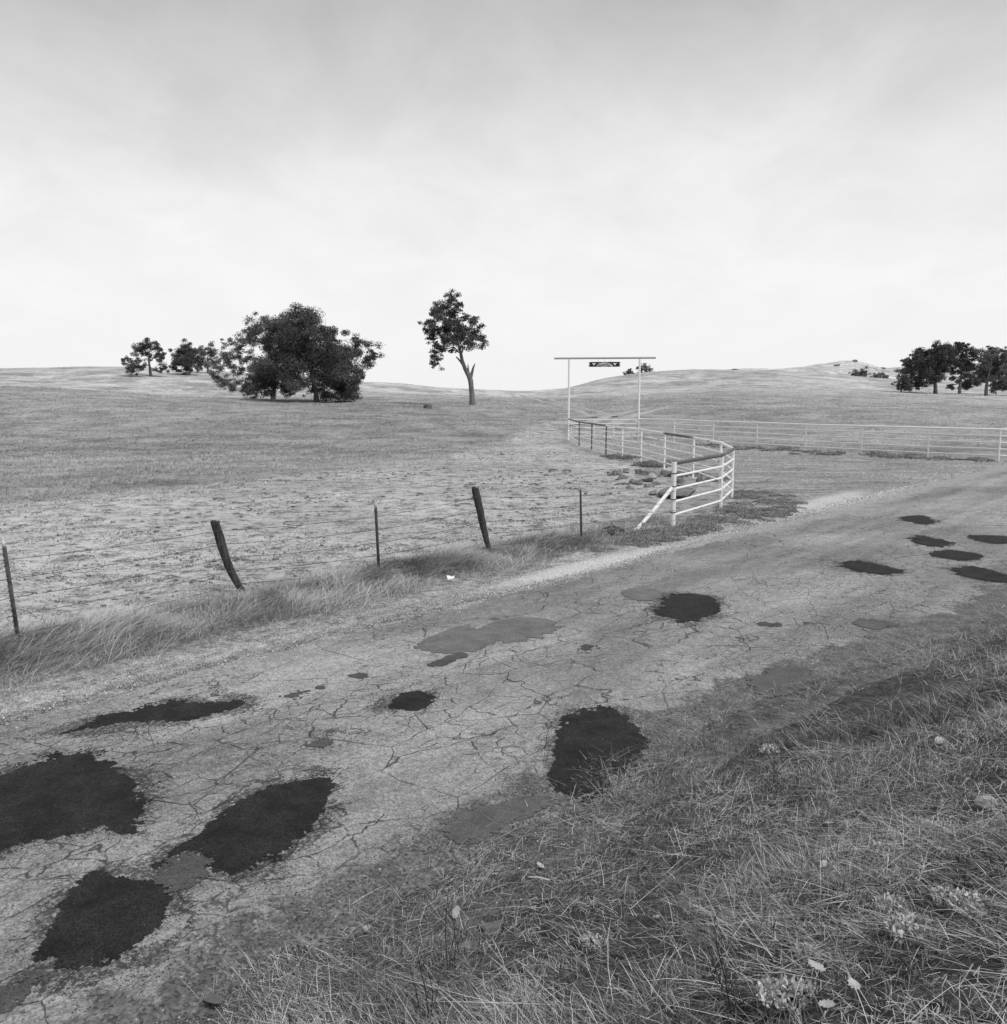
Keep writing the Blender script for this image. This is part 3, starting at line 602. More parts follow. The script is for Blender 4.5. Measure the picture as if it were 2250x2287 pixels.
k = (RNG.random(n) < 0.2 + 0.7 * sstep(0.4, 0.65, fbm(q_[:, 0] * 0.6, q_[:, 1] * 0.6, 69))) & (t > 6.8); q_ = q_[k]; d = np.hypot(q_[:, 0], q_[:, 1])
stones('drive_gravel', np.c_[q_, T(q_[:, 0], q_[:, 1]) + 0.02], RNG.uniform(0.006, 0.016, len(q_)) * (0.5 + d / 30), RNG.beta(0.7, 0.9, len(q_)) ** 1.2, M['stone'])
# trodden clods over the bare paddock
n = 120000; a = RNG.uniform(R(-31), R(10), n); r = np.exp(RNG.uniform(math.log(11.5), math.log(48), n)); x, y = r * np.sin(a), r * np.cos(a); s, t = to_st(x, y); c1 = fbm(x * 0.5, y * 0.5, 73); c2 = fbm(x * 2.2, y * 2.2, 74)
k = (poly_sd(x, y, DIRT) > 0) & (t > 10.9) & (RNG.random(n) < sstep(0.42, 0.7, 0.5 * c1 + 0.5 * c2)) & (x < 6.3); x, y, r = x[k], y[k], r[k]
stones('trodden_clods', np.c_[x, y, T(x, y)], (RNG.gamma(1.7, 0.006, len(x)) + 0.006) * (0.7 + r / 40), RNG.beta(1.3, 3.0, len(x)) * 0.8, M['stone'])
# ---END-GROUND---
# ------------------------------------------------------------------ grass
def blades(name, P, head, L, hgt, w, k, shade, mat, curl=0.6, tilt=0.25):
    """P bases, head headings, L run along the ground, hgt rise; each blade a bent tapering ribbon of k segments"""
    n = len(P); j = np.linspace(0, 1, k + 1)
    dx, dy = np.cos(head), np.sin(head)
    bend = (RNG.random(n) - 0.5) * curl
    run = L[:, None] * j[None]; lat = (L * bend)[:, None] * (j ** 2)[None]
    up = hgt[:, None] * (np.sin(j * np.pi * 0.5) if curl < 0.45 else (j * (1.9 - 0.9 * j)))[None] * 1.0
    C = np.stack([P[:, 0, None] + dx[:, None] * run - dy[:, None] * lat, P[:, 1, None] + dy[:, None] * run + dx[:, None] * lat, P[:, 2, None] + up], -1)
    ti = (RNG.random(n) - 0.5) * 2 * tilt
    side = np.stack([-dy * np.cos(ti), dx * np.cos(ti), np.sin(ti)], -1)
    ww = w[:, None] * (1 - 0.55 * j[None]) * 0.5
    A = C - side[:, None] * ww[..., None]; B = C + side[:, None] * ww[..., None]
    V = np.concatenate([np.stack([A[:, :-1], B[:, :-1]], 2).reshape(n, 2 * k, 3), C[:, -1:]], 1); nv = 2 * k + 1
    tr = []
    for m in range(k - 1): tr += [(2 * m, 2 * m + 1, 2 * m + 3), (2 * m, 2 * m + 3, 2 * m + 2)]
    tr.append((2 * k - 2, 2 * k - 1, 2 * k))
    Fc = (np.array(tr)[None] + (np.arange(n) * nv)[:, None, None]).reshape(-1, 3)
    me = mesh_np(name, V.reshape(-1, 3), Fc); attr(me, 'shade', np.repeat(shade, nv)); return tag(obj(name, me, mat), kind='stuff')

def lay(s, t, dens):
    x, y = to_xy(s, t); k = RNG.random(len(s)) < dens; return x[k], y[k], s[k], t[k]
toe = lambda s: 3.2 - widen(s)
# matted straw on the near bank
def bank_points(n, r0, r1):
    r = np.sqrt(RNG.uniform(r0 ** 2, r1 ** 2, n)); a = RNG.uniform(R(-36), R(36), n); x, y = r * np.sin(a), r * np.cos(a); s, t = to_st(x, y)
    k = t < toe(s) + 0.6; return x[k], y[k], s[k], t[k]
CLEAR = [(hit(px, py), rp) for px, py, rp in ((2048, 2098, 60), (2120, 2022, 45), (2172, 2040, 50), (1996, 2040, 42), (1770, 2240, 55), (1803, 2138, 30), (1975, 1912, 36), (1720, 1683, 30), (1100, 2080, 50), (1045, 2120, 40), (2208, 1800, 50), (1110, 2012, 36), (1845, 2190, 30), (1920, 2232, 30), (2150, 2200, 110), (2230, 2000, 80), (2120, 1830, 90), (1017, 2065, 24), (1850, 1845, 24), (1825, 2262, 24))]
def straw_field(x, y, s, t):
    e = sstep(-0.62, -0.08, toe(s) - t + (fbm(s * 2.2, t * 2.2, 83) - 0.5) * 0.7)
    bare = sstep(0.50, 0.68, fbm(s * 0.75 + 3, t * 0.75, 81)); far_right = sstep(1.2, 3.0, x) * (1 - sstep(3.2, 5.5, y))
    gap = sstep(0.52, 0.62, fbm(s * 2.3 + 9, t * 2.3, 85))
    d = e * (0.30 + 0.70 * (1 - bare)) * (1 - 0.72 * far_right) * (1 - 0.7 * gap)
    for c, rp in CLEAR: d = d * (1 - 0.85 * np.exp(-((x - c[0]) ** 2 + (y - c[1]) ** 2) / (rp * 2.8 / F) ** 2))
    return d
x, y, s, t = bank_points(380000, 1.6, 6.8); k = RNG.random(len(x)) < straw_field(x, y, s, t); x, y, s, t = x[k], y[k], s[k], t[k]
n = len(x); r = np.hypot(x, y); flow = R(195) + (fbm(s * 1.3, t * 1.3, 91) - 0.5) * 4.5 + RNG.normal(0, 0.55, n) + np.pi * (RNG.random(n) < 0.4); k = RNG.random(n) < 0.42; flow[k] = RNG.uniform(0, 6.28, int(k.sum()))
P = np.c_[x, y, T(x, y) + RNG.random(n) ** 2 * 0.04]
swath = fbm(s * 2.0, t * 2.6, 95); br = RNG.random(n) < 0.2 + 0.45 * sstep(0.4, 0.7, swath); shade = np.where(br, RNG.uniform(0.4, 1.15, n), np.clip(RNG.normal(0.16, 0.10, n), 0, 1))
L = RNG.gamma(2.0, 0.025, n) + 0.02; long_ = RNG.random(n) < 0.03; L[long_] *= 3.2; shade[long_] = np.clip(shade[long_] + 0.3, 0, 1)
blades('dry_grass', P, flow, L, RNG.uniform(-0.025, 0.035, n) + long_ * RNG.uniform(0, 0.09, n), RNG.uniform(0.0014, 0.0032, n), 3, shade, M['straw'], 0.35)
# short stubble among the straw
x, y, s, t = bank_points(120000, 1.6, 7.5); k = RNG.random(len(x)) < straw_field(x, y, s, t) * 0.9; x, y, s, t = x[k], y[k], s[k], t[k]; n = len(x)
blades('grass_stubble', np.c_[x, y, T(x, y)], RNG.uniform(0, 6.28, n), RNG.uniform(0.01, 0.05, n), RNG.uniform(0.02, 0.09, n), RNG.uniform(0.002, 0.004, n), 2, np.clip(RNG.normal(0.22, 0.17, n), 0, 1), M['straw'], 0.4)
# the bank farther along the road
x, y, s, t = bank_points(300000, 6.5, 22); k = RNG.random(len(x)) < straw_field(x, y, s, t) * (1 - 0.0 * s); x, y, s, t = x[k], y[k], s[k], t[k]; n = len(x); r = np.hypot(x, y)
swath = fbm(s * 1.3, t * 2.2, 95)
blades('dry_grass', np.c_[x, y, T(x, y)], R(195) + (fbm(s * 1.3, t * 1.3, 91) - 0.5) * 4.5 + RNG.normal(0, 0.8, n) + np.pi * (RNG.random(n) < 0.4), RNG.gamma(2.6, 0.05, n) + 0.04, RNG.uniform(0.0, 0.09, n) * (0.5 + swath), RNG.uniform(0.0018, 0.0034, n) * (0.6 + r / 14), 2, np.where(RNG.random(n) < 0.22 + 0.45 * sstep(0.4, 0.7, swath) + 0.25 * sstep(6, 14, r), RNG.uniform(0.3, 1.0, n), np.clip(RNG.normal(0.16, 0.10, n), 0, 1)), M['straw'], 0.35)

# long wind-combed grass under the wire fence
n = 75000; s = RNG.uniform(-2.5, 16.5, n); t = 10.05 + RNG.normal(0, 0.42, n); x, y = to_xy(s, t)
cl = fbm(s * 1.1, t * 1.4, 131); k = (RNG.random(n) < sstep(0.30, 0.55, cl) * 0.95 + 0.05) & (RNG.random(n) < 1 - 0.75 * sstep(12.2, 15, s)); x, y, s, t, cl = x[k], y[k], s[k], t[k], cl[k]; n = len(x)
hh = (0.08 + 0.27 * sstep(0.35, 0.75, cl)) * RNG.uniform(0.5, 1.15, n) * (1 - 0.35 * sstep(9, 14, s))
blades('long_grass', np.c_[x, y, T(x, y)], R(-15) + (fbm(s * 1.0, t * 1.0, 133) - 0.5) * 4.2 + RNG.normal(0, 0.75, n), hh * RNG.uniform(0.6, 2.0, n), hh * RNG.uniform(0.25, 0.95, n), RNG.uniform(0.0035, 0.0065, n), 3, np.clip(0.25 + 0.9 * hh / 0.35 * RNG.uniform(0.3, 1.3, n) + RNG.normal(0, 0.15, n), 0, 1), M['straw'], 0.9)
# short verge grass between shoulder and fence
n = 95000; s = RNG.uniform(-2.5, 18, n); t = RNG.uniform(8.95, 11.6, n); x, y = to_xy(s, t); cl = fbm(s * 2.2, t * 2.2, 141)
k = RNG.random(n) < sstep(8.95, 9.5, t + (cl - 0.5) * 0.8) * (0.25 + 0.75 * sstep(0.35, 0.6, cl)) * (1 - 0.85 * sstep(10.6, 11.5, t)); x, y, s, t, cl = x[k], y[k], s[k], t[k], cl[k]; n = len(x)
blades('verge_grass', np.c_[x, y, T(x, y)], RNG.uniform(0, 6.28, n), RNG.uniform(0.02, 0.12, n), RNG.uniform(0.01, 0.09, n), RNG.uniform(0.004, 0.008, n), 2, np.clip(0.25 + 0.6 * cl * RNG.uniform(0.3, 1.3, n), 0, 1), M['straw'], 0.5)

# pasture grass in tufts out over the field and the near slopes
def tufts(name, x, y, hs, ws, nb, shade, mat):
    n = len(x); x = np.repeat(x, nb) + RNG.normal(0, 1, n * nb) * np.repeat(hs, nb) * 0.35; y = np.repeat(y, nb) + RNG.normal(0, 1, n * nb) * np.repeat(hs, nb) * 0.35
    h = np.repeat(hs, nb) * RNG.uniform(0.5, 1.2, n * nb)
    return blades(name, np.c_[x, y, T(x, y) - 0.02], R(20) + RNG.normal(0, 1.2, n * nb), h * RNG.uniform(0.4, 1.6, n * nb), h * 0.75, np.repeat(ws, nb), 1, np.clip(np.repeat(shade, nb) + RNG.normal(0, 0.08, n * nb), 0, 1), mat, 0.5, 0.4)
n = 400000; a = RNG.uniform(R(-31), R(31), n); r = np.exp(RNG.uniform(math.log(24), math.log(270), n)); x, y = r * np.sin(a), r * np.cos(a)
sdd = poly_sd(x, y, DIRT); s, t = to_st(x, y)
right = np.array([np.interp(v, dr[::-1, 1][3:] if False else dr[3:, 1], dr[3:, 0]) for v in (0,)])[0]
fx = np.interp(y, [38.5, 41, 43.4, 46, 48.8, 51.7, 55.3, 58, 150], [22.0, 19.6, 17.5, 15.7, 13.9, 12.3, 10.7, 9.2, 9.2 + 30])
beyond = ((x > fx) & (y > 38)) | (y > 66) | ((x < 3.6) & (y > 46))
cl = 0.5 * fbm(x * 0.22, y * 0.22, 151) + 0.5 * fbm(x * 0.05, y * 0.11, 152); cl2 = fbm(x * 0.9, y * 0.9, 153)
k = (beyond | ((sdd < 2.5) & (x < 4))) & (sdd < 2.5) & (RNG.random(n) < (0.25 + 0.75 * sstep(0.35, 0.6, cl2)) * (0.03 + 0.97 * sstep(-2.5, 3.5, -sdd + 7 * (cl2 - 0.5)))) & ~((np.abs(x - 6.2) < 2.3) & (y < 74)) & (t > 10.8)
x, y, r, cl, cl2 = x[k], y[k], r[k], cl[k], cl2[k]
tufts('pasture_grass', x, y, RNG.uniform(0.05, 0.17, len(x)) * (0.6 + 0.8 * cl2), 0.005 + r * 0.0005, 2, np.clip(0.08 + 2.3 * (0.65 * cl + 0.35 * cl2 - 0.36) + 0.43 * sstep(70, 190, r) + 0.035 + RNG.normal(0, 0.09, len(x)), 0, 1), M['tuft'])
# scattered short grass over the bare ground
n = 60000; a = RNG.uniform(R(-31), R(20), n); r = np.exp(RNG.uniform(math.log(12), math.log(45), n)); x, y = r * np.sin(a), r * np.cos(a); sdd = poly_sd(x, y, DIRT); cl2 = fbm(x * 0.7, y * 1.2, 163)
k = (sdd > -0.5) & (RNG.random(n) < sstep(0.45, 0.65, cl2)); x, y, r = x[k], y[k], r[k]
tufts('short_grass', x, y, RNG.uniform(0.02, 0.07, len(x)), 0.003 + r * 0.0005, 2, np.clip(RNG.normal(0.3, 0.25, len(x)), 0, 1), M['tuft'])

# low cushions of weed on the bare ground and round the fence corner
def cushions(name, C, rad, hgt, per, mat, lsz, lo=0.0, hi=1.0):
    Ps, Sh, Sz = [], [], []
    for (cx, cy), rd, h, m in zip(C, rad, hgt, per):
        rr = rd * np.sqrt(RNG.random(m)); a = RNG.random(m) * 6.28; ex = rr * np.cos(a) * 1.35; ey = rr * np.sin(a) * 0.8
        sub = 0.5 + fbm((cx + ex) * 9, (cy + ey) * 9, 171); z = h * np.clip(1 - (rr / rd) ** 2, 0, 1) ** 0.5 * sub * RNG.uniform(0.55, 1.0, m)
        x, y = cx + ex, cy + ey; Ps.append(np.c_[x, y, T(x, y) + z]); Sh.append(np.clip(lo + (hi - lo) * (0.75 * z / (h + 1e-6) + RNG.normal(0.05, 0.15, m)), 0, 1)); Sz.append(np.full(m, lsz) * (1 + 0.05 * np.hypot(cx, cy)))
    P = np.vstack(Ps); n = len(P); Sz = np.concatenate(Sz)
    d1 = RNG.normal(0, 1, (n, 3)); d1[:, 2] *= 0.6; d1 /= np.linalg.norm(d1, axis=1)[:, None]; d2 = np.cross(d1, RNG.normal(0, 1, (n, 3))); d2 /= np.linalg.norm(d2, axis=1)[:, None]
    V = np.stack([P - d2 * Sz[:, None] * 0.4, P + d2 * Sz[:, None] * 0.4, P + d1 * Sz[:, None]], 1).reshape(-1, 3)
    me = mesh_np(name, V, np.arange(3 * n).reshape(-1, 3)); attr(me, 'shade', np.repeat(np.concatenate(Sh), 3)); return tag(obj(name, me, mat), kind='stuff')
z5 = lambda lst: [(tuple(at_z(a * 700 / 1904, 1000 + b * 700 / 1904)[:2]), w * 700 / 1904) for a, b, w in lst]
big = z5([(95, 630, 60), (418, 560, 48), (420, 472, 40), (685, 455, 28), (345, 790, 100), (540, 775, 46), (415, 822, 40), (870, 790, 66), (835, 820, 40), (955, 818, 55), (1060, 832, 70), (645, 880, 40), (500, 935, 50), (355, 935, 36), (205, 882, 34), (630, 965, 32), (1330, 318, 66), (1540, 750, 55), (1285, 800, 30), (1685, 740, 40), (1270, 395, 32), (940, 350, 50), (650, 398, 34), (525, 424, 28), (1495, 632, 45), (895, 920, 40), (700, 920, 30), (300, 870, 26), (140, 470, 40), (80, 492, 34), (20, 470, 40), (230, 400, 50), (990, 708, 26), (1180, 670, 40), (1430, 680, 34)])
C = [c for c, _ in big]; rad = [w * math.hypot(*c) / F * 0.46 for c, w in big]
n = 700; a = RNG.uniform(R(-31), R(8), n); r = np.exp(RNG.uniform(math.log(12.5), math.log(34), n)); sx, sy = r * np.sin(a), r * np.cos(a); k = (poly_sd(sx, sy, DIRT) > 0.2) & (RNG.random(n) < sstep(0.35, 0.6, fbm(sx * 0.35, sy * 0.35, 181)))
C += list(zip(sx[k], sy[k])); rs = list(RNG.gamma(1.4, 0.03, int(k.sum())) + 0.02); rad += rs
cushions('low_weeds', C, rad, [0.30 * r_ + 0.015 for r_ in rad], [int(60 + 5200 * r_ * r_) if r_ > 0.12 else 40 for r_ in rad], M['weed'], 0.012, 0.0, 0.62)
# weedy ground cover around the corner of the pipe fence and along the verge there
pts = []
POLYW = [tuple(at_z(px, py)[:2]) for px, py in ((1420, 1188), (1500, 1180), (1612, 1143), (1638, 1112), (1660, 1090), (1700, 1095), (1770, 1110), (1800, 1135), (1740, 1160), (1640, 1175), (1540, 1200), (1440, 1225), (1330, 1235), (1300, 1222))]
n = 4000; x = RNG.uniform(-1, 9, n); y = RNG.uniform(15, 27, n); k = (poly_sd(x, y, POLYW) > 0) & (RNG.random(n) < 0.25 + 0.75 * sstep(0.38, 0.6, fbm(x * 0.8, y * 0.8, 191))); x, y = x[k], y[k]
rad = RNG.uniform(0.06, 0.2, len(x)); cushions('ground_cover', list(zip(x, y)), rad, rad * 0.5, (90 + 900 * rad).astype(int), M['weed'], 0.012, 0.15, 1.0)
# thin weeds along the foot of the far pipe fence and behind the flared one
C = []; rad = []
for px, py in ((1760, 1004), (1800, 1012), (1850, 1016), (1960, 1018), (2000, 1022), (2040, 1024), (2120, 1027), (2180, 1030), (1700, 1004), (1640, 1002), (1580, 998), (1370, 1022), (1400, 1024), (1455, 1040), (1470, 1036), (1440, 1042), (1480, 1038), (1560, 1062), (1590, 1072)):
    for q in range(7):
        p = at_z(px + random.uniform(-26, 26), py + random.uniform(-4, 4)); C.append((p[0], p[1])); rad.append(random.uniform(0.15, 0.45))
cushions('fence_weeds', C, rad, [0.4 * r_ for r_ in rad], [160] * len(C), M['weed'], 0.02, 0.1, 1.0)
# ---END-GRASS---

# ------------------------------------------------------------------ pipe fences, gate and arch
H_POST = 1.36
def pipe_seg(a, b, r, n=10, caps=True):
    return MB().tube(np.array([a, (np.asarray(a) + b) / 2, b]), r, n, caps)
def ground_pts(pts): return [np.array([*at_z(px, py)[:2], 0.0]) + np.array([0, 0, T1(*at_z(px, py)[:2])]) for px, py in pts]
def pipe_fence(label, P, heights, rtop, rrail, rpost, rusty_post=(), rusty_top=(), top_mat='pipe', rail_mat='pipe', start=None):
    base = P[0].copy(); root = empty('pipe_fence', base, label, 'fence')
    for i, p in enumerate(P):
        if i == 0 and start: continue                        # the fence begins on the arch post
        pm = M['pipe_rust'] if i in rusty_post else M[rail_mat]
        MB().tube([p - (0, 0, 0.3), p + (0, 0, 0.6), p + (0, 0, H_POST - rtop * 0.4)], rpost, 10).build('post', pm, root, True, base)
    for i in range(len(P) - 1):
        a, b = P[i], P[i + 1]; d = (b - a) / np.linalg.norm(b - a)
        za = np.array([0, 0, H_POST])
        pipe_seg(a + za - d * 0.02, b + za + d * 0.02, rtop, 10).build('top_rail', M['pipe_rust'] if i in rusty_top else M[top_mat], root, True, base)
        for h in heights: pipe_seg(a + (0, 0, h), b + (0, 0, h + random.uniform(-.006, .006)), rrail, 8).build('rail', M[rail_mat], root, True, base)
    return root, base
FL_PX = [(1270, 981), (1294, 993), (1322, 1003), (1354, 1014), (1390, 1023), (1432, 1032), (1484, 1048), (1548, 1067), (1608, 1090), (1635, 1113), (1610, 1140), (1503, 1175)]
FL = ground_pts(FL_PX)
RH = [1.08, 0.80, 0.52, 0.24]
fl_root, fl_base = pipe_fence('flared white pipe fence with rusted top rails, bending to a braced corner post', FL, RH, 0.044, 0.027, 0.038, rusty_post=(1, 2, 3), rusty_top=(0, 1, 2, 6, 9, 10), start=True)
c = FL[-1]
MB().tube([c - (0, 0, .3), c + (0, 0, .7), c + (0, 0, H_POST + 0.03)], 0.055, 12).build('corner_post', M['pipe'], fl_root, True, fl_base)
for h in RH: MB().tube([c + (0, 0, h - 0.012 + .06), c + (0, 0, h + 0.012 + .06)], 0.0575, 12).build('wire_band', M['steel'], fl_root, True, fl_base)
bx = np.array([*at_z(1412, 1188)[:2], 0]); bx[2] = T1(bx[0], bx[1]) - 0.06
MB().tube([bx, (bx + c + (0, 0, 0.82)) / 2, c + (-0.03, 0, 0.84)], 0.042, 10).build('brace', M['pipe'], fl_root, True, fl_base)
FR_PX = [(1426, 982), (1506, 986), (1593, 994), (1690, 1001), (1799, 1008), (1924, 1015), (2073, 1023), (2231, 1030)]
FR = ground_pts(FR_PX)
for d in ((2.9, -1.4), (6.0, -2.0), (9.2, -1.8)): 
    p = FR[7] + (d[0], d[1], 0); FR.append(np.array([p[0], p[1], T1(p[0], p[1])]))
fr_root, fr_base = pipe_fence('long straight run of pale five-rail pipe fence on the far side of the gravel drive', FR, RH, 0.042, 0.030, 0.038, top_mat='rail_new', rail_mat='rail_new', start=True)
# the arch over the gate
GL, GR = FL[0], FR[0]; gd = (GR - GL) / np.linalg.norm(GR - GL); TOPZ = at_y(1270, 800, GL[1])[2]
ar = empty('gate_arch', GL, 'tall pale steel gateway arch of two posts and an overhanging crossbeam', 'gateway')
for p in (GL, GR): MB().tube([p - (0, 0, .3), p + (0, 0, 2), np.array([p[0], p[1], TOPZ - 0.05])], 0.064, 14).build('post', M['rail_new'], ar, True, GL)
A = np.array([GL[0], GL[1], TOPZ]) - gd * 0.95; B = np.array([GR[0], GR[1], TOPZ]) + gd * 1.0
MB().tube([A, (A + B) / 2, B], 0.064, 14).build('crossbeam', M['beam'], ar, True, GL)
# the swing gate
g0 = GL + gd * 0.16; g1 = GR - gd * 0.16; gt_ = empty('swing_gate', g0, 'closed five-rail pipe gate hung between the two tall arch posts', 'gate')
gh = [1.32, 1.06, 0.80, 0.52, 0.26]
for h in gh: pipe_seg(g0 + (0, 0, h), g1 + (0, 0, h), 0.025, 8).build('rail', M['rail_new'], gt_, True, g0)
for f in (0.0, 0.36, 0.66, 1.0):
    p = g0 + (g1 - g0) * f; pipe_seg(p + (0, 0, 0.235 if f in (0, 1) else 0.26), p + (0, 0, 1.345 if f in (0, 1) else 1.32), 0.025, 8).build('upright', M['rail_new'], gt_, True, g0)
for h in (0.4, 0.92):
    p = g1 + gd * 0.04 + np.array([0, 0, h]); MB().tube([p - gd * 0.05, p, p + gd * 0.06], 0.018, 8).tube([p - (0, 0, .05), p, p + (0, 0, .05)], 0.026, 8).build('hinge', M['steel'], gt_, True, g0)
an = np.linspace(-0.4, 3.6, 14); ch = g0[None] + np.c_[gd[0] * (0.10 + 0.17 * np.cos(an)), np.full(14, -0.06), 0.88 + 0.13 * np.sin(an)]
MB().tube(ch, 0.018, 6).tube([g0 + (-0.25, -0.1, 0.92), g0 + (0.0, -0.1, .93), g0 + (0.2, -0.1, 0.92)], 0.016, 6).build('latch_chain', M['steel'], gt_, True, g0)

# the hanging sign: letters and longhorn heads cut through the plate, as in the photograph
def glyph_mesh(ch, h, depth):
    cu = bpy.data.curves.new('glyph', 'FONT'); cu.body = ch; cu.align_x = 'CENTER'; cu.size = h / 0.70; cu.extrude = depth; cu.resolution_u = 3; cu.offset = h * 0.008
    o = bpy.data.objects.new('glyph', cu); me = bpy.data.meshes.new_from_object(o); bpy.data.objects.remove(o); bpy.data.curves.remove(cu); return me
def build_sign():
    sl, sr = at_y(1314.5, 813.6, 57.7), at_y(1386.5, 813.6, 57.7); W = np.linalg.norm(sr - sl); Hh = 0.31; cen = (sl + sr) / 2
    root = empty('ranch_sign', cen, 'small black steel sign reading Johnson Ranch hanging on chains below the crossbeam', 'sign'); root.rotation_euler = (0, 0, math.atan2(gd[1], gd[0]))
    w, h = W / 2, Hh / 2
    zig = [(-w + .13, h), (-w + .01, .62 * h), (-w + .10, .42 * h), (-w + .015, .05 * h), (-w + .11, -.12 * h), (-w, -.62 * h), (-w + .1, -h)]
    zag = [(w - .1, -h), (w + .01, -.62 * h), (w - .09, -.35 * h), (w, -.02 * h), (w - .10, .25 * h), (w + .01, .62 * h), (w - .08, h)]
    bm = bmesh.new(); pts = zig + zag; f = [bm.verts.new((a, -.006, b)) for a, b in pts]; k = [bm.verts.new((a, .006, b)) for a, b in pts]
    bm.faces.new(f); bm.faces.new(k[::-1])
    for i in range(len(pts)): j = (i + 1) % len(pts); bm.faces.new((f[j], f[i], k[i], k[j]))
    bmesh.ops.recalc_face_normals(bm, faces=bm.faces); me = bpy.data.meshes.new('plate'); bm.to_mesh(me); bm.free()
    plate = obj('plate', me, M['sign'], root)
    cb = bmesh.new(); RX90 = Matrix.Rotation(math.pi / 2, 4, 'X')
    def addm(m_, mat): m_.transform(mat); cb.from_mesh(m_); bpy.data.meshes.remove(m_)
    RAD = 1.05
    for i, chh in enumerate('JOHNSON'):
        a = (i - 3) * 0.148; x = RAD * math.sin(a) * 0.93; z = -RAD * (1 - math.cos(a)) * 1.25 - 0.005
        addm(glyph_mesh(chh, 0.135, 0.03), Matrix.Translation((x, 0, z)) @ Matrix.Rotation(a, 4, 'Y') @ RX90)
    for i, chh in enumerate('RANCH'): addm(glyph_mesh(chh, 0.078, 0.03), Matrix.Translation(((i - 2) * 0.083, 0, -0.135)) @ RX90)
    for sx in (-0.66, 0.66):
        sh = [(0, -.07), (.03, -.02), (.035, .02), (.07, .035), (.115, .075), (.10, .085), (.06, .065), (.0, .05), (-.06, .065), (-.10, .085), (-.115, .075), (-.07, .035), (-.035, .02), (-.03, -.02)]
        f = [cb.verts.new((sx + a, -.03, b)) for a, b in sh]; k = [cb.verts.new((sx + a, .03, b)) for a, b in sh]
        cb.faces.new(f); cb.faces.new(k[::-1])
        for i in range(len(sh)): j = (i + 1) % len(sh); cb.faces.new((f[j], f[i], k[i], k[j]))
    bmesh.ops.remove_doubles(cb, verts=cb.verts, dist=1e-5); bmesh.ops.recalc_face_normals(cb, faces=cb.faces)
    cm = bpy.data.meshes.new('cut'); cb.to_mesh(cm); cb.free(); co = bpy.data.objects.new('cut', cm); COL.objects.link(co); co.parent = root
    md = plate.modifiers.new('cut', 'BOOLEAN'); md.object = co; md.operation = 'DIFFERENCE'; md.solver = 'EXACT'; md.use_self = True
    bpy.context.view_layer.update(); dg = bpy.context.evaluated_depsgraph_get()
    nm = bpy.data.meshes.new_from_object(plate.evaluated_get(dg)); plate.modifiers.clear()
    if len(nm.polygons) > 20: plate.data = nm
    bpy.data.objects.remove(co)
    for cx in (-0.41, 0.0, 0.41): 
        MB().tube([(cx, 0, h - .01), (cx, 0, (h + TOPZ - cen[2]) / 2), (cx, 0, TOPZ - cen[2] - .08)], 0.007, 6).build('hanging_chain', M['steel'], root, True)
        
build_sign()

